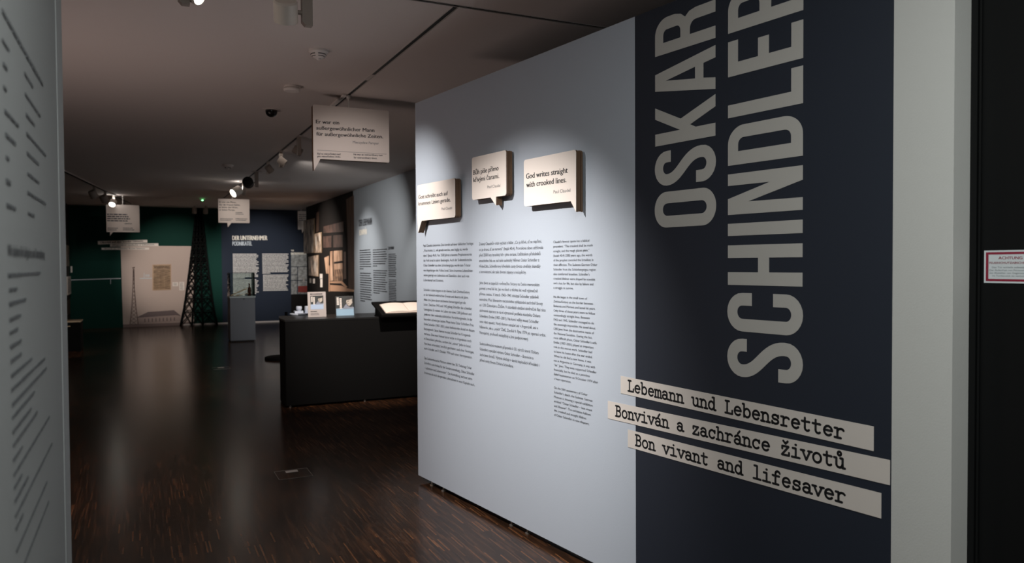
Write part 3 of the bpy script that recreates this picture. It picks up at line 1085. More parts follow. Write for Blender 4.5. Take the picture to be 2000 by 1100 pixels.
t = hanging(G3, (c[0][0], c[1][0], c[2][1], c[0][1]), (c[4][0], c[5][0], c[3]), [], 'speech bubble sign hanging in front of the green wall at the left', (c[0][0] + c[1][0]) / 2)
mb = MB()
for x0, x1, y0, y1, n in ((209, 262, 416.5, 434, 4), (243, 260, 435, 439, 1), (210, 233, 444, 451, 2), (240, 264, 444, 451, 2)):
    a, z = G3.at(x0, y0)
    b, z1 = G3.at(x1, y1)
    word_bars(mb, G3, a, b, z, z1, n, .002, th=.55 if n == 4 else .4)
mb.obj('quote_text', 'grey_ink', t)
G4 = Fr((0, 21.7, 0), (1, 0, 0))
c = [G4.at(*p) for p in ((581.5, 412), (590, 412), (590, 448.5))]
t = hanging(G4, (c[0][0], c[0][0] + .66, c[2][1], c[0][1]), (c[0][0] + .1, c[0][0] + .16, (c[0][0] + .12, c[2][1] - .1)), [], 'narrow visible edge of a hanging speech bubble sign beside the dark mural wall', c[0][0] + .1)
mb = MB()
word_bars(mb, G4, c[0][0] + .03, c[0][0] + .6, c[0][1] - .08, c[0][1] - .28, 4, .002)
mb.obj('quote_text', 'grey_ink', t)

# ------------------------------------------------------------------ ceiling devices
def detector(p, label, prof, slots):
    t = thing('smoke_detector', (p.x, p.y, CH), label, 'smoke detector', 'ceiling detectors')
    MB().lathe((p.x, p.y, CH), (0, 0, -1), prof, 32).obj('detector_body', 'plastic', t, smooth=True)
    if slots:
        for zz, rr in ((.030, .0545), (.044, .045)):
            for q in range(4):
                a0 = q * 90 + 12 - 26
                mb = MB()
                pts = arc(0, 0, rr + .0015, rr + .0015, a0, a0 + 66, 10) + arc(0, 0, rr - .006, rr - .006, a0 + 66, a0, 10)
                mb.prism(Fr((p.x, p.y, CH - zz - .006), (1, 0, 0), (0, 1, 0)), pts, 0, .007)
                mb.obj('vent_slot', 'slot', t)
        MB().lathe((p.x, p.y, CH - .058), (0, 0, -1), [(.016, 0), (.014, .010), (.006, .014)], 16).obj('test_button', 'plastic', t)
    return t


detector(px_on_z(622, 98, CH), 'white smoke detector with black vent slots on the ceiling, nearest one',
         [(.068, 0), (.068, .016), (.061, .020), (.058, .028), (.050, .040), (.044, .050), (.030, .058), (.012, .060)], True)
detector(px_on_z(570, 168, CH), 'round flat white ceiling detector between the smoke detector and the black dome', [(.062, 0), (.066, .008), (.066, .018), (.058, .020), (.058, .024), (.072, .026), (.072, .036), (.062, .046)], False)
detector(px_on_z(445, 322, CH), 'small far ceiling detector with dark underside above the distant signs', [(.08, 0), (.08, .02), (.06, .04), (.03, .05)], True)
p = px_on_z(530, 214, CH)
t = thing('dome_camera', (p.x, p.y, CH), 'black glossy surveillance dome on the ceiling', 'security camera')
MB().lathe((p.x, p.y, CH), (0, 0, -1), [(.085, 0), (.085, .004), (.060, .008)], 28).obj('mounting_ring', 'ceiling', t, smooth=True)
MB().lathe((p.x, p.y, CH - .006), (0, 0, -1), [(.058, 0), (.058, .018), (.052, .040), (.038, .058), (.018, .068), (.004, .070)], 28).obj('dome', 'dome', t, smooth=True)
MB().lathe((p.x - .03, p.y - .045, CH - .04), (.5, -.8, -.3), [(.008, 0), (.008, .012)], 12).obj('camera_lens', 'steel', t)
p = px_on_z(395, 388, CH)
t = thing('exit_indicator', (p.x, p.y, CH), 'tiny ceiling unit with a green glowing light in the distance', 'indicator light')
MB().box((p.x - .06, p.y - .06, CH - .03), (p.x + .06, p.y + .06, CH)).obj('housing', 'lampdark', t)
MB().lathe((p.x, p.y - .06, CH - .035), (0, 0, -1), [(.022, 0), (.022, .02)], 10).obj('green_light', 'led', t)

# ------------------------------------------------------------------ fire door sign
t = thing('warning_sign', DF.p(-1.46, 1.532), 'white fire door warning sign with red border on the black door', 'sign')
MB().fbox(DF, -1.539, -1.380, 1.531, 1.6325, .0003, .0015).obj('sign_plate', 'signwhite', t)
x0, x1, y0, y1 = -1.533, -1.386, 1.5365, 1.627
MB().prism(DF, [(x0, y0), (x1, y0), (x1, y1), (x0, y1)], .0015, .0019, [[(x0 + .008, y0 + .007), (x1 - .008, y0 + .007), (x1 - .008, y1 - .007), (x0 + .008, y1 - .007)]]).obj('red_border', 'signred', t)
mb = MB()
text_px(mb, DF, 'ACHTUNG', (1950.2, 506.6), (1996.8, 506.4), 501.2, .0021, True)
put_text(mb, DF, 'FEUERSCHUTZABSCHLUSS', -1.5225, -1.3965, DF.at(1936, 515.3)[1], .0058, .0021, True)
mb.obj('heading_text', 'signred', t)
mb = MB()
for k, s in enumerate(('Das Tor schließt selbsttätig.', 'Der Aufenthalt von Personen und', 'das Abstellen von Gegenständen', 'im Torbereich ist verboten')):
    wd = (.108, .124, .124, .106)[k]
    put_text(mb, DF, s, -1.4595 - wd / 2, -1.4595 + wd / 2, 1.5775 - k * .0088, .0048, .0021)
mb.obj('body_text', 'signgrey', t)

# ------------------------------------------------------------------ far wall graphics
def at(fr, pts, w=0):
    return [fr.at(x, y, w) for x, y in pts]


pst = thing('photo_poster', FF.p(.35, 0), 'large beige wall poster of a radio mast and long building on the green wall', 'poster')
bg = MB().prism(FF, at(FF, [(240.5, 640.5), (379, 636.5), (378, 481), (236, 486), (235, 479.3), (378, 479.3)][0:3] + [(235.5, 480)]), .001, .006).obj('poster_sheet', 'beige', pst)
mb = MB()
m0, m1 = at(FF, [(261, 523), (262.5, 636)])
for sgn, bx in ((-1, 254), (1, 270)):
    pts = at(FF, [(261 + sgn * .8, 525), (261 + sgn * 1.5, 560), (261.5 + sgn * 4, 600), (bx, 634)])
    for a, b in zip(pts, pts[1:]):
        mb.strip(FF, a, b, .018, .006, .009)
for k in range(14):
    y = 528 + k * 7.6
    hw = .8 + max(0, (y - 540)) * .055
    y2 = y + 7.6
    hw2 = .8 + max(0, (y2 - 540)) * .055
    a, b, c_, d_ = at(FF, [(261.3 - hw, y), (261.3 + hw2, y2), (261.3 + hw, y), (261.3 - hw2, y2)])
    mb.strip(FF, a, b, .009, .006, .009)
    mb.strip(FF, c_, d_, .009, .006, .009)
mb.strip(FF, *at(FF, [(258.5, 523.5), (263.5, 522.5)]), .03, .006, .009)
mb.obj('printed_mast', 'mast', pst)
MB().prism(FF, at(FF, [(268, 633), (353, 628), (353, 617), (340, 606.5), (290, 609.5), (268, 621)]), .006, .008).obj('printed_house_wall', 'wallprint', pst)
MB().prism(FF, at(FF, [(265, 621), (344, 615.5), (354, 617.5), (340, 606), (289, 609.5)]), .008, .010).obj('printed_house_roof', 'roofprint', pst)
mb = MB()
for k in range(9):
    x = 282 + k * 7.2
    a, b = at(FF, [(x, 622.5 - k * .3), (x + 2.0, 629.5 - k * .4)])
    mb.fbox(FF, a[0], b[0], b[1], a[1], .008, .011)
mb.obj('printed_windows', 'roofprint', pst)['kind'] = 'stuff'
MB().prism(FF, at(FF, [(240.5, 640.4), (379, 636.4), (379, 629), (240.3, 634)]), .006, .0075).obj('printed_ground', mat('printed_ground', (.23, .17, .16, 1), .7), pst)
doc = MB().prism(FF, at(FF, [(297.5, 567.5), (334.5, 566.3), (334.5, 516), (297.5, 517)]), .006, .012).obj('document_mount', 'docframe', pst)
MB().prism(FF, at(FF, [(299.5, 566.3), (333, 565), (333, 517.8), (299.5, 518.5)]), .012, .015).obj('newspaper_page', 'document', doc)
mb = MB()
a, b = at(FF, [(301, 519.5), (331, 524)])
word_bars(mb, FF, a[0], b[0], a[1], b[1], 2, .017, th=.7, ragged=.05)
for x0 in (301, 311.5, 322):
    a, b = at(FF, [(x0, 527), (x0 + 9.3, 564)])
    word_bars(mb, FF, a[0], b[0], a[1], b[1], 14, .017, th=.35, ragged=.1)
mb.obj('newspaper_print', mat('faded_ink', (.13, .08, .045, 1), .7), doc)
for k, (x0, y0, x1, y1) in enumerate(((337, 551.5, 348, 559), (350, 551, 360, 567))):
    a, b = at(FF, [(x0, y0), (x1, y1)])
    lb = tag(MB().fbox(FF, a[0], b[0], b[1], a[1], .006, .011).obj('caption_card', 'label', origin=FF.p(a[0], b[1], .006)),
             ('small landscape caption card right of the brown document', 'upright caption card between the brown document and the lattice tower')[k], 'card', 'caption cards')
    mb = MB()
    word_bars(mb, FF, a[0] + .02, b[0] - .02, a[1] - .015, b[1] + .015, (4, 7)[k], .0125, th=.35)
    mb.obj('caption_text', 'grey_ink', lb)
# timeline rail on the wall
t = thing('timeline_rule', FF.p(-1, 1.1), 'thin pale timeline rule with short date ticks across the green wall', 'wall graphic')
mb = MB()
for p0, p1, th in (((138, 547), (236, 544), .02), ((216, 544.5), (216, 555), .012), ((273, 544), (297, 543.6), .02), ((281.5, 533), (281.5, 544), .012)):
    mb.strip(FF, FF.at(*p0), FF.at(*p1), th, .0062, .010)
mb.obj('rule_line', 'pale', t)
mb = MB()
a, b = at(FF, [(284, 536.5), (292, 541)])
put_text(mb, FF, '1939', a[0], b[0], b[1], a[1] - b[1], .0102, True)
mb.obj('date_text', 'pale', t)
# slanted heading strips on the green wall
hs = [(((191, 471), (287.5, 468.5), (288, 474), (191.5, 477.8)), 'Überfall auf den Sender Gleiwitz', 'topmost slanted white heading strip on the green wall'),
      (((215, 477), (309, 475.3), (309.5, 480.8), (215, 482)), 'Přepadení vysílače v Gliwicích', 'middle white heading strip above the beige poster'),
      (((198, 484), (291.5, 483.6), (291, 488), (198.5, 488.2)), 'Attack on Gleiwitz Radio Station', 'lowest white heading strip above the beige poster')]
for q, s, lab in hs:
    pts = at(FF, q)
    o = tag(MB().prism(FF, [pts[3], pts[2], pts[1], pts[0]], .007, .012).obj('heading_strip', 'label', origin=FF.p(*pts[3], .007)), lab, 'sign', 'heading strips on the green wall')
    mb = MB()
    h = pts[0][1] - pts[3][1]
    put_text(mb, FF, s, pts[3][0] + .06, pts[2][0] - .1, pts[3][1] + h * .3, h * .5, .0128, True, y1=pts[2][1] + (pts[1][1] - pts[2][1]) * .3)
    mb.obj('heading_text', 'black', o)

# lattice tower cut-out in front of the far wall
TF = Fr((0, YF - .10, 0), (1, 0, 0))
tw = thing('lattice_tower', TF.p(1.1, 0), 'tall black lattice radio tower cut-out between the beige poster and the blue wall', 'tower model')


def leg(bx, tx):
    return lambda y: bx + (tx - bx) * ((635 - y) / (635 - 409)) ** .78


legs = [leg(352.5, 383.5), leg(374.5, 386.5), leg(396, 389.5), leg(424, 393)]
ys = [635, 606, 580, 557, 537, 519, 503, 488, 475, 463, 452, 442, 432, 423, 415, 409]
for k, lg in enumerate(legs):
    mb = MB()
    for y0, y1 in zip(ys, ys[1:]):
        a, b = TF.at(lg(y0), y0 + (1.5 if k in (0, 1) else -1)), TF.at(lg(y1), y1)
        mb.strip(TF, a, b, .050 if k in (0, 3) else .036, -.02, .02)
    mb.obj('tower_leg', 'lattice', tw)
for i in range(3):
    mb = MB()
    A_, B_ = legs[i], legs[i + 1]
    for y0, y1 in zip(ys, ys[1:]):
        th = .022 if y0 > 530 else (.034 if y0 > 480 else .05)
        mb.strip(TF, TF.at(A_(y0), y0), TF.at(B_(y1), y1), th, -.012, .012)
        mb.strip(TF, TF.at(B_(y0), y0), TF.at(A_(y1), y1), th, -.012, .012)
        mb.strip(TF, TF.at(A_(y1), y1), TF.at(B_(y1), y1), th, -.012, .012)
        ym = (y0 + y1) / 2
        if y0 > 500:
            xm = (A_(ym) + B_(ym)) / 2
            mb.strip(TF, TF.at(A_(ym), ym), TF.at(xm, y1), th * .6, -.012, .012)
            mb.strip(TF, TF.at(B_(ym), ym), TF.at(xm, y1), th * .6, -.012, .012)
    o = mb.obj('tower_bracing', 'lattice', tw)
    o['kind'] = 'stuff'
MB().fbox(TF, TF.at(384, 410)[0], TF.at(393, 410)[0], TF.at(388, 409)[1], CH - .02, -.02, .02).obj('tower_tip', 'lattice', tw)

# headings and text on the far blue wall
tb = thing('wall_lettering', FF.p(2.6, 1.5), 'cream and pale lettering with text columns on the dark blue far wall', 'lettering')
mb = MB()
text_px(mb, FF, 'DER UNTERNEHMER', (454, 469.2), (522, 469.0), 460.6, .012, True)
mb.obj('heading_text', 'cream', tb)
mb = MB()
text_px(mb, FF, 'PODNIKATEL', (454, 479.8), (492, 479.7), 471.8, .012, True)
mb.obj('subheading_text', 'pale', tb)
for x0, x1, y0, y1, n, g in ((454.5, 506, 495.3, 544, 19, (18,)), (455, 507, 545.5, 577, 12, (11,)), (512, 564, 495, 534.5, 15, (14,)), (513.5, 564, 536.5, 568, 12, ())):
    a, b = at(FF, [(x0, y0), (x1, y1)])
    mb = MB()
    word_bars(mb, FF, a[0], b[0], a[1], b[1], n, .010, th=.60, gaps=g, ragged=.12, even=True)
    mb.obj('text_column', 'softwhite', tb)
# third panel piece beside the mural wall
t = thing('masonry_poster', FF.p(3.9, 0), 'grey masonry photo panel with small red patch at the right end of the far wall', 'poster')
MB().prism(FF, at(FF, [(568.5, 575), (600, 574), (600, 493), (568.5, 494)]), .002, .010).obj('panel_sheet', 'stone', t)
mb = MB()
for p0, p1 in (((568.5, 521.5), (600, 521)), ((568.5, 548), (600, 547.5)), ((581, 521), (581, 575)), ((568.5, 537), (581, 537))):
    mb.strip(FF, FF.at(*p0), FF.at(*p1), .02, .010, .013)
mb.obj('joint_lines', 'blue', t)
MB().prism(FF, at(FF, [(582, 571), (600, 571), (600, 558.5), (582, 559)]), .013, .017).obj('red_patch', 'red', t)
MB().prism(FF, at(FF, [(568.5, 628), (600, 627), (600, 575), (568.5, 575)]), .002, .008).obj('dark_lower_sheet', 'walldark', t)
mb = MB()
text_px(mb, FF, 'THE', (568.5, 491), (574, 491), 488, .013, True)
text_px(mb, FF, 'ENTREPRENEUR', (568.5, 497.6), (598, 497.4), 493.4, .014, True)
mb.obj('heading_text', 'cream', t)

# ------------------------------------------------------------------ right wall lettering
t = thing('wall_lettering', WF.p(-14, 1.5), 'dark lettering with three text columns on the blue-grey right wall', 'lettering')
o6 = lambda x, y: (690 + x / 5.5, 410 + y / 5.5)
mb = MB()
text_px(mb, WF, 'DER LEBEMANN', o6(62, 178), o6(200, 158), o6(62, 108)[1], .004, True)
mb.obj('heading_text', 'grey_text', t)
mb = MB()
text_px(mb, WF, 'BONVIVÁN', o6(66, 275), o6(145, 262), o6(66, 216)[1], .004, True)
mb.obj('subheading_text', 'cream', t)
mb = MB()
text_px(mb, WF, 'BON VIVANT', o6(377, 428), o6(437, 424), o6(377, 396)[1], .004, True)
mb.obj('english_heading', 'grey_text', t)
for x0, x1, y0, y1, n, g in ((70, 200, 425, 645, 9, (8,)), (74, 200, 668, 985, 13, (12,)), (212, 365, 420, 615, 8, (7,)), (216, 365, 640, 900, 11, (10,)), (378, 465, 468, 722, 13, ()), (382, 465, 742, 1060, 18, ())):
    a = WF.at(*o6(x0, y0))
    b = WF.at(*o6(x0, y1))
    r_ = WF.at(*o6(x1, y0))
    mb = MB()
    word_bars(mb, WF, a[0], r_[0], a[1], b[1], n, .004, th=.42, gaps=g, ragged=.15)
    mb.obj('text_column', 'grey_text', t)

# ------------------------------------------------------------------ mural on the dark wall
o7 = lambda x, y: (580 + x / 5.5, 370 + y / 5.5)


def mp(pts):
    return [WF.at(*o7(x, y)) for x, y in pts]


def mural_piece(name, m, pts, w):
    q = mp(pts)
    ar = sum(q[j][0] * q[(j + 1) % len(q)][1] - q[(j + 1) % len(q)][0] * q[j][1] for j in range(len(q)))
    if ar < 0:
        q = q[::-1]
    return MB().prism(WF, q, .001, w).obj(name, m, mural)


mural_piece('printed_curtain', 'curtain', [(530, 110), (612, 60), (618, 1078), (555, 1070), (545, 520)], .004)
mural_piece('printed_curtain', 'curtain', [(208, 250), (235, 240), (235, 450), (208, 460)], .003)
mural_piece('printed_pane', 'windim', [(285, 400), (500, 345), (500, 455), (285, 470)], .003)
mural_piece('printed_pane', 'windim', [(285, 505), (372, 498), (372, 622), (285, 628)], .004)
mural_piece('printed_pane', 'windim', [(393, 494), (492, 488), (492, 620), (393, 624)], .004)
mural_piece('printed_pane', 'winlit', [(358, 668), (383, 660), (388, 980), (358, 985)], .004)
mural_piece('printed_pane', 'winlit', [(395, 660), (488, 655), (492, 872), (395, 880)], .004)
mural_piece('printed_pane', 'foliage', [(395, 862), (492, 855), (495, 985), (395, 985)], .005)
mural_piece('printed_pane', 'curtain', [(503, 672), (528, 670), (532, 960), (503, 965)], .004)
mural_piece('printed_pane', 'winlit', [(295, 735), (345, 712), (345, 905), (315, 905)], .003)
mural_piece('printed_sill', 'sill', [(357, 1025), (480, 1035), (540, 1062), (615, 1080), (612, 1100), (357, 1095)], .005)
mural_piece('printed_sill', 'sill', [(357, 990), (485, 985), (545, 1050), (525, 1056), (475, 1010), (357, 1008)], .006)
mural_piece('printed_frame_bar', 'sill', [(343, 820), (353, 818), (353, 1098), (343, 1100)], .006)
mural_piece('printed_frame_bar', 'walldark', [(400, 780), (505, 765), (505, 790), (400, 800)], .006)
mural_piece('printed_chair', 'curtain', [(470, 1150), (560, 1140), (560, 1290), (475, 1300)], .003)
mural_piece('printed_chair', 'curtain', [(430, 1180), (462, 1170), (470, 1330), (430, 1340)], .003)


def wall_photo(q, m, label, blobs):
    p_ = mp(q)
    cx, cy = sum(a for a, _ in p_) / 4, sum(b for _, b in p_) / 4
    t = thing('mounted_photo', WF.p(cx, min(b for _, b in p_), .006), label, 'photograph', 'photographs on the dark mural wall')
    MB().prism(WF, p_, .006, .022).obj('photo_mount', 'photoframe', t)
    s = [(cx + (a - cx) * .93, cy + (b - cy) * .96) for a, b in p_]
    MB().prism(WF, s, .022, .024).obj('photo_print', m, t)
    mb = MB()
    for bx, by, rw, rh in blobs:
        x_, y_ = WF.at(*o7(bx, by))
        h_ = abs(WF.at(*o7(bx, by + rh))[1] - y_)
        w_ = abs(WF.at(*o7(bx + rw, by))[0] - x_)
        mb.prism(WF, [(x_ + w_ * math.cos(a * .5236), y_ + h_ * math.sin(a * .5236)) for a in range(12)], .024, .0255)
    if mb.v:
        mb.obj('printed_figures', 'skin', t)


wall_photo([(84, 690), (192, 680), (194, 310), (78, 340)], 'photo', 'tall black and white photograph of standing figures, upper left on the dark wall', [(140, 440, 12, 60), (145, 590, 12, 90), (172, 420, 7, 60), (100, 390, 8, 50), (185, 350, 6, 25)])
wall_photo([(198, 683), (275, 680), (272, 458), (196, 478)], 'photob', 'light grey photograph right of the tall one on the dark wall', [(215, 560, 9, 60), (252, 520, 8, 40)])
wall_photo([(135, 925), (240, 937), (240, 703), (130, 725)], 'photob', 'warm-toned photograph with thin mount, lowest on the dark wall', [(145, 800, 9, 60), (205, 830, 12, 60)])
for i, (x0, y0, x1, y1) in enumerate(((70, 950, 84, 995), (138, 957, 158, 1005), (175, 960, 196, 1010), (250, 908, 279, 958), (255, 962, 279, 1052))):
    q = mp([(x0, y1), (x1, y1), (x1, y0), (x0, y0)])
    lb = tag(MB().prism(WF, q, .006, .012).obj('caption_card', 'label', origin=WF.p(*q[0], .006)),
             ('leftmost small caption card at the far end of the dark wall', 'second small caption card from the left on the dark wall', 'third small caption card from the left on the dark wall',
              'upper of two stacked caption cards under the photographs', 'lower longer caption card of the two stacked ones on the dark wall')[i], 'card', 'caption cards on the dark wall')

# ------------------------------------------------------------------ glass case on grey plinth
p0 = px_on_z(449, 667.5, 0)
p1 = px_on_z(499, 666.5, 0)
x0, x1, yb = p0.x, p1.x, 16.85
cs = thing('display_case', ((x0 + x1) / 2, yb + .25, 0), 'grey plinth with a glass case in front of the blue text wall', 'display case')
ztop = 1.6 - (579.5 - 518.5) / F * 16.0
MB().box((x0, yb, .03), (x1, yb + .52, ztop - .03)).obj('plinth', 'plinth', cs)
MB().box((x0 + .02, yb + .02, 0), (x1 - .02, yb + .5, .03)).obj('plinth_base', 'slot', cs)
MB().box((x0 - .01, yb - .01, ztop - .03), (x1 + .01, yb + .53, ztop)).obj('plinth_top', mat('case_floor', (.45, .52, .52, 1), .4), cs)
gz = 1.6 - (534 - 518.5) / F * 16.0
for nm, a, b in (('glass_pane', (x0, yb, ztop), (x1, yb + .008, gz)), ('glass_pane', (x0, yb + .512, ztop), (x1, yb + .52, gz)), ('glass_pane', (x0, yb + .008, ztop), (x0 + .008, yb + .512, gz)),
                 ('glass_pane', (x1 - .008, yb + .008, ztop), (x1, yb + .512, gz)), ('glass_pane', (x0, yb, gz), (x1, yb + .52, gz + .008))):
    MB().box(a, b).obj(nm, 'glass', cs)
MB().lathe((x0 + .27, yb - .002, ztop - .055), (0, -1, 0), [(.012, 0), (.012, .008)], 10).obj('lock', 'slot', cs)
bxc = Fr((0, yb + .22, 0), (1, 0, 0)).at(487, 570)[0]
t = thing('bottle', (bxc, yb + .22, ztop), 'dark brown glass bottle standing in the glass case', 'bottle')
MB().lathe((bxc, yb + .22, ztop), (0, 0, 1), [(.030, 0), (.036, .005), (.037, .13), (.033, .16), (.016, .195), (.013, .21), (.013, .245), (.015, .246), (.015, .256)], 20).obj('bottle_glass', 'bottle', t, smooth=True)
MB().lathe((bxc, yb + .22, ztop + .256), (0, 0, 1), [(.014, 0), (.014, .012)], 14).obj('stopper', 'lampdark', t)
FCs = Fr((0, yb + .25, 0), (1, 0, 0))
a, b = FCs.at(451, 578), FCs.at(483, 564)
t = thing('wooden_ruler', (a[0], yb + .25, ztop), 'pale wooden stick leaning inside the glass case beside the bottle', 'stick')
mb = MB()
mb.strip(FCs, (a[0], ztop + .012), (b[0], b[1] + .01), .022, -.012, .012)
mb.obj('stick', mat('pale_wood', (.75, .55, .36, 1), .5), t)
mb = MB()
mb.strip(FCs, (a[0] + .08, ztop + .010), (a[0] + .34, ztop + .055), .014, .06, .08)
tag(mb.obj('wooden_peg', mat('pale_wood_dark', (.6, .45, .30, 1), .5), origin=(a[0] + .08, yb + .2, ztop)), 'short low wooden piece lying on the floor of the glass case', 'stick')
tag(MB().box((x0 + .04, yb + .08, ztop), (x0 + .18, yb + .3, ztop + .006)).obj('paper_sheet', 'paper', origin=(x0 + .1, yb + .2, ztop)), 'small white paper at the left inside the glass case', 'paper')

# ------------------------------------------------------------------ black counter
CX0, CY0, CD, CHT = 1.43, 8.79, .74, .985
ct = thing('reception_counter', (2.5, CY0 + .3, 0), 'long black counter behind the end of the pale panel', 'counter')
mb = MB()
mb.prism(Fr((0, 0, 0), (1, 0, 0), (0, 1, 0)), [(CX0, CY0), (3.7, CY0 - .01), (3.7, CY0 + CD), (CX0 + .06, CY0 + CD), (CX0, CY0 + .40)], .025, CHT - .02)
mb.obj('counter_body', 'blackmat', ct)
mb = MB()
mb.prism(Fr((0, 0, 0), (1, 0, 0), (0, 1, 0)), [(CX0 - .004, CY0 - .004), (3.7, CY0 - .014), (3.7, CY0 + CD + .01), (CX0 + .05, CY0 + CD + .01), (CX0 - .004, CY0 + .41)], CHT - .02, CHT)
mb.obj('counter_top', 'counter', ct)
for x in (CX0 + .05, CX0 + .9, 3.2):
    MB().lathe((x, CY0 + .03, 0), (0, 0, 1), [(.016, 0), (.016, .008), (.008, .012), (.008, .026)], 12).obj('levelling_foot', 'steel', ct)


# A-frame poster and flyer stack
def on_counter(px, y):
    return px_on_z(px, y, CHT)


def portrait(fr, parent, x0, x1, y0, y1, w):
    """printed cover: dark ground, title bars, man in a hat, pale lower field"""
    W_, H_ = x1 - x0, y1 - y0
    P = lambda a, b: (x0 + a * W_, y0 + b * H_)
    MB().prism(fr, [P(0, 0), P(1, 0), P(1, 1), P(0, 1)], w, w + .0006).obj('cover_ground', 'printdark', parent)
    mb = MB()
    mb.prism(fr, [P(0, 0), P(1, 0), P(1, .42), P(.42, .38), P(0, .36)], w + .0006, w + .0012)
    mb.obj('cover_lower_field', 'printblue', parent)
    mb = MB()
    mb.prism(fr, [P(.42, .40), P(.50, .52), P(.60, .60), P(.63, .50), P(.80, .42), P(.97, .44), P(.97, .36), P(.40, .34)], w + .0012, w + .0018)
    mb.obj('printed_collar', 'printgrey', parent)
    mb = MB()
    mb.prism(fr, [P(.60, .76), P(.575, .66), P(.60, .655), P(.60, .60), P(.64, .585), P(.65, .53), P(.72, .49), P(.80, .50), P(.88, .58), P(.93, .66), P(.955, .76), P(.90, .86), P(.66, .86)], w + .0018, w + .0024)
    mb.obj('printed_face', 'skin', parent)
    mb = MB()
    for q in ([P(.50, .80), P(.56, .86), P(.64, .93), P(.76, .99), P(.92, .99), P(1.0, .92), P(1.0, .80), P(.90, .84), P(.76, .80), P(.62, .79)],
              [P(.64, .735), P(.74, .745), P(.74, .72), P(.65, .70)], [P(.64, .60), P(.74, .61), P(.74, .585), P(.66, .58)],
              [P(.86, .80), P(.90, .80), P(.93, .66), P(.86, .55), P(.76, .49), P(.84, .49), P(.96, .60), P(1.0, .80)][::-1],
              [P(.60, .655), P(.65, .66), P(.65, .63), P(.60, .64)]):
        mb.prism(fr, q, w + .0024, w + .003)
    mb.obj('printed_hat', 'hat', parent)
    mb = MB()
    for a in (.05, .21):
        for k in range(7):
            b0 = .93 - k * .08 - (0 if a < .1 else .04)
            mb.prism(fr, [P(a, b0 - .065), P(a + .12, b0 - .065), P(a + .12, b0), P(a, b0)], w + .0012, w + .0018)
            if a < .1 and k == 4:
                break
    mb.obj('title_blocks', 'label', parent)


def standing(name, label, cat, p0x, p1x, ybot, ytop, lean=.10):
    a = on_counter(p0x, ybot)
    b = on_counter(p1x, ybot)
    yy = a.y
    base = Fr((0, yy, CHT), (1, 0, 0), (0, lean, 1))
    xb = Fr((0, yy, 0), (1, 0, 0)).at(p1x, ybot)[0]
    zt = Fr((0, yy, 0), (1, 0, 0)).at(p0x, ytop)[1] - CHT
    t = thing(name, ((a.x + xb) / 2, yy, CHT), label, cat)
    return t, base, a.x, xb, zt


t, fr, x0, x1, h = standing('poster_stand', 'upright white-bordered portrait poster standing on the black counter', 'poster', 602, 637.5, 619.5, 570.5)
MB().fbox(fr, x0, x1, .0, h, -.008, .0).obj('poster_sheet', 'posterframe', t)
MB().fbox(Fr((0, fr.o.y, CHT), (1, 0, 0)), x0 + .02, x1 - .02, 0, .006, -.10, -.006).obj('stand_foot', 'glass', t)
portrait(fr, t, x0 + .032, x1 - .030, h * .30, h * .85, .0004)
mb = MB()
word_bars(mb, fr, x0 + .03, x1 - .03, h * .945, h * .88, 1, .0025, th=.55, ragged=.05)
word_bars(mb, fr, x0 + .03, x0 + .11, h * .235, h * .19, 1, .0025, th=.7)
mb.obj('poster_text', 'black', t)
mb = MB()
word_bars(mb, fr, x0 + .03, x0 + .15, h * .16, h * .06, 4, .002, th=.3)
mb.obj('small_text', 'grey_ink', t)

t, fr, x0, x1, h = standing('leaflet_stack', 'portrait leaflet with pale blue lower half standing on the counter near the guest book', 'leaflet', 657, 691.5, 617.0, 578.5, .14)
MB().fbox(fr, x0, x1, .0, h, -.035, .0).obj('leaflets', 'posterframe', t)
portrait(fr, t, x0, x1, 0, h, .0004)
MB().fbox(fr, x0 - .004, x1 + .004, 0, h * .35, .004, .007).obj('acrylic_pocket', 'glass', t)

# white china on the counter
pc = on_counter(584, 615.5)
t = thing('saucer', pc, 'wide white china plate on the far left end of the counter', 'plate', 'white china')
MB().lathe(pc, (0, 0, 1), [(.090, 0), (.108, .005), (.112, .016), (.106, .022), (.098, .0225), (.001, .0235)], 36).obj('plate_body', 'china', t, smooth=True)
t = tag(MB().box((pc.x - .055, pc.y - .04, CHT + .024), (pc.x + .045, pc.y + .04, CHT + .052)).obj('china_box', 'china', origin=(pc.x, pc.y, CHT + .024)), 'small white block standing on the white china plate', 'box')
for dx, dy, zz, lab in ((.0, .0, .052, 'white china cup on the block, left one'), (.108, .03, .040, 'white china cup half hidden behind the upright poster')):
    c_ = V((pc.x + dx, pc.y + dy, CHT + (.052 if dx == 0 else .0)))
    t = thing('cup', c_, lab, 'cup', 'white china cups')
    hh = 1.0 if dx == 0 else 1.9
    MB().lathe(c_, (0, 0, 1), [(.018, 0), (.020, .003), (.033, .018), (.036, .036 * hh), (.033, .054 * hh), (.030, .056 * hh), (.031, .050 * hh), (.028, .020)], 28).obj('cup_body', 'china', t, smooth=True)

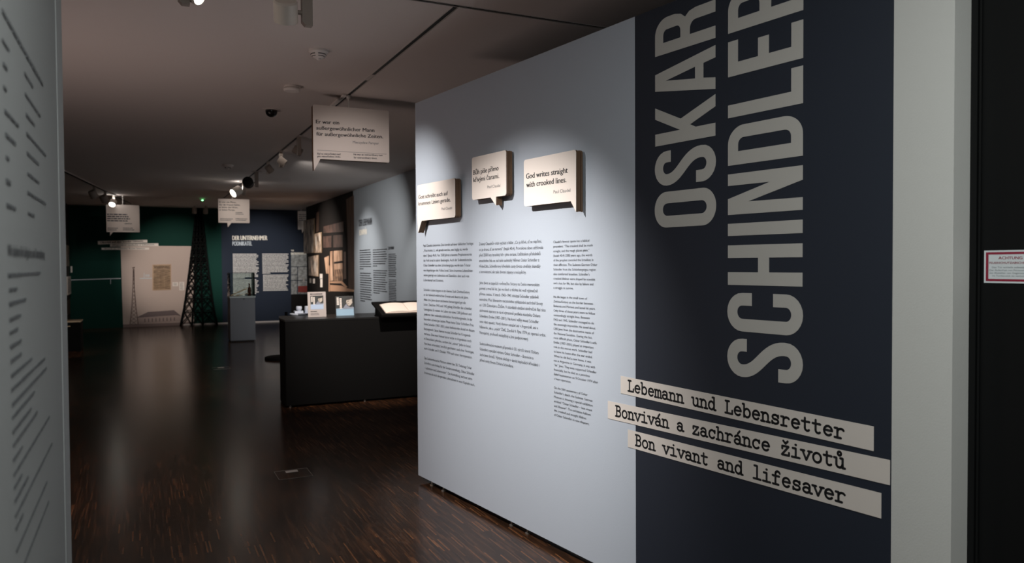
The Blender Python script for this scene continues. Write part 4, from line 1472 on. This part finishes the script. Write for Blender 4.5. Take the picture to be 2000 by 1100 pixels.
# guest book on its slanted board
A_ = on_counter(746, 620.5)
fb = Fr((0, A_.y, CHT), (1, 0, 0), (0, .92, .30))
zz = Fr((0, A_.y, 0), (1, 0, 0))
gb = thing('book_rest', (A_.x + .3, A_.y + .2, CHT), 'black slanted reading board on the right of the counter', 'lectern')
MB().prism(fb, [(A_.x, 0.0), (A_.x + 1.0, 0.0), (A_.x + 1.0, .44), (A_.x - .01, .44)], .006, .03).obj('slanted_board', 'blackmat', gb)
MB().prism(Fr((0, 0, CHT), (1, 0, 0), (0, 1, 0)), [(A_.x + .01, A_.y + .005), (A_.x + .98, A_.y + .005), (A_.x + .98, A_.y + .36), (A_.x + .01, A_.y + .36)], 0, .012).obj('board_base', 'blackmat', gb)
for xx in (A_.x + .02, A_.x + .93):
    mb = MB()
    mb.prism(Fr((xx, A_.y, CHT), (0, 1, 0), (0, 0, 1)), [(.03, .012), (.36, .012), (.36, .118), (.03, .012)][:3], 0, .02)
    mb.obj('side_support', 'blackmat', gb)
bk = thing('guest_book', fb.p(A_.x + .3, .1, .03), 'open guest book with blank cream pages lying on the black slanted board', 'book')
bx = A_.x + .065
for i, (s0, s1) in enumerate(((bx, bx + .275), (bx + .280, bx + .55))):
    mb = MB()
    n = 8
    prof = []
    for k in range(n + 1):
        tt = k / n
        q = tt if i == 0 else 1 - tt
        prof.append((s0 + (s1 - s0) * tt, .034 + .020 * math.sin(math.pi * min(1, q * .82)) ** .7))
    for k in range(n):
        (xa, wa), (xb_, wb) = prof[k], prof[k + 1]
        mb.quadv([fb.p(xa, .06, wa), fb.p(xb_, .06, wb), fb.p(xb_, .33, wb), fb.p(xa, .33, wa)])
        mb.quadv([fb.p(xa, .06, .031), fb.p(xb_, .06, .031), fb.p(xb_, .06, wb), fb.p(xa, .06, wa)])
        mb.quadv([fb.p(xb_, .33, .031), fb.p(xa, .33, .031), fb.p(xa, .33, wa), fb.p(xb_, .33, wb)])
    mb.quadv([fb.p(s0, .33, .031), fb.p(s0, .06, .031), fb.p(s0, .06, prof[0][1]), fb.p(s0, .33, prof[0][1])])
    mb.quadv([fb.p(s1, .06, .031), fb.p(s1, .33, .031), fb.p(s1, .33, prof[-1][1]), fb.p(s1, .06, prof[-1][1])])
    mb.obj('book_pages', 'paper', bk)
MB().fbox(fb, bx - .008, bx + .56, .052, .338, .0300, .0312).obj('book_cover', 'lampdark', bk)

# round black foot of a stand behind the counter
p = px_on_z(553, 701, 0)
t = thing('round_stand', (p.x, p.y, 0), 'flat round black base of a stand on the floor left of the counter', 'stand')
MB().lathe((p.x, p.y, 0), (0, 0, 1), [(.30, 0), (.30, .035), (.285, .045), (.02, .05)], 48).obj('base_plate', 'blackmat', t, smooth=True)
MB().lathe((p.x + .06, p.y, .045), (0, 0, 1), [(.025, 0), (.025, .75)], 14).obj('pole', 'blackmat', t)

# ------------------------------------------------------------------ floor boxes
for (px, py), lab in (((573, 926), 'rectangular floor socket cover with metal edge in the near parquet'), ((432, 719.5), 'distant floor socket cover with bright metal grip')):
    p = px_on_z(px, py, 0)
    t = thing('floor_socket', (p.x, p.y, 0), lab, 'floor socket', 'floor socket covers')
    hx, hy = .125, .125
    if py < 800:
        hx, hy = .125, .12
    MB().box((p.x - hx, p.y - hy, 0), (p.x + hx, p.y + hy, .0015)).obj('cover_plate', 'floor', t)
    fr = Fr((p.x, p.y, 0), (1, 0, 0), (0, 1, 0))
    MB().prism(fr, [(-hx, -hy), (hx, -hy), (hx, hy), (-hx, hy)], .0, .0025, [[(-hx + .003, -hy + .003), (hx - .003, -hy + .003), (hx - .003, hy - .003), (-hx + .003, hy - .003)]]).obj('metal_edge', 'steel', t)
    MB().box((p.x - .045, p.y + hy - .075, .0015), (p.x + .045, p.y + hy - .025, .004)).obj('cord_flap', 'trim', t)

# ------------------------------------------------------------------ far left displays
pb = px_on_z(158.5, 686, 0)
t = thing('display_plinth', (pb.x - .5, pb.y + .3, 0), 'black display plinth with lit beige top at the far left edge', 'display case')
zc = 1.6 - (626.5 - 519) / F * ((V((pb.x, pb.y, 1.6)) - EYE).dot(fw))
px0 = lx + .01
MB().box((px0, pb.y, 0), (pb.x, pb.y + .6, zc - .02)).obj('plinth_body', 'blackmat', t)
MB().box((px0, pb.y - .01, zc - .02), (pb.x + .005, pb.y + .61, zc)).obj('plinth_top', 'display', t)
MB().box((px0, pb.y - .02, zc - .10), (pb.x - .17, pb.y, zc - .085)).obj('ledge', 'display', t)
SL = Fr((lx, 0, 0), (0, 1, 0))
a, b = SL.at(129.5, 577), SL.at(136.5, 539.5)
t = tag(MB().fbox(SL, a[0], b[0], a[1], b[1], .002, .03).obj('text_board', 'label', origin=SL.p(a[0], a[1])), 'narrow white text board on the dark wall behind the left edge', 'sign')
mb = MB()
word_bars(mb, SL, a[0] + .1, b[0] - .1, b[1] - .05, a[1] + .05, 12, .032)
mb.obj('board_text', 'grey_ink', t)
for x0, x1, y0, y1, m in ((127, 134, 480, 520, 'photo'), (128, 136, 585, 618, 'curtain')):
    a, b = SL.at(x0, y1), SL.at(x1, y0)
    tag(MB().fbox(SL, a[0], b[0], a[1], b[1], .002, .012).obj('wall_photo', m, origin=SL.p(a[0], a[1])),
        'dark photograph on the far left wall, %s the white text board' % ('above' if y0 < 500 else 'below'), 'photograph', 'photographs on the far left wall')
a, b = at(FF, [(137.8, 532.5), (141.3, 520)])
tag(MB().fbox(FF, a[0], b[0], a[1], b[1], .001, .008).obj('caption_card', 'label', origin=FF.p(a[0], a[1])), 'narrow white caption card at the left end of the green wall', 'card', 'caption cards')

for o in bpy.data.objects:
    if o.type == 'MESH' and o.parent is not None and any(k in o.name for k in ('text', 'newspaper_print', 'joint_lines', 'heading', 'title_blocks', 'rule_line', 'printed_figures', 'printed_hat', 'printed_mast')):
        o['kind'] = 'stuff'
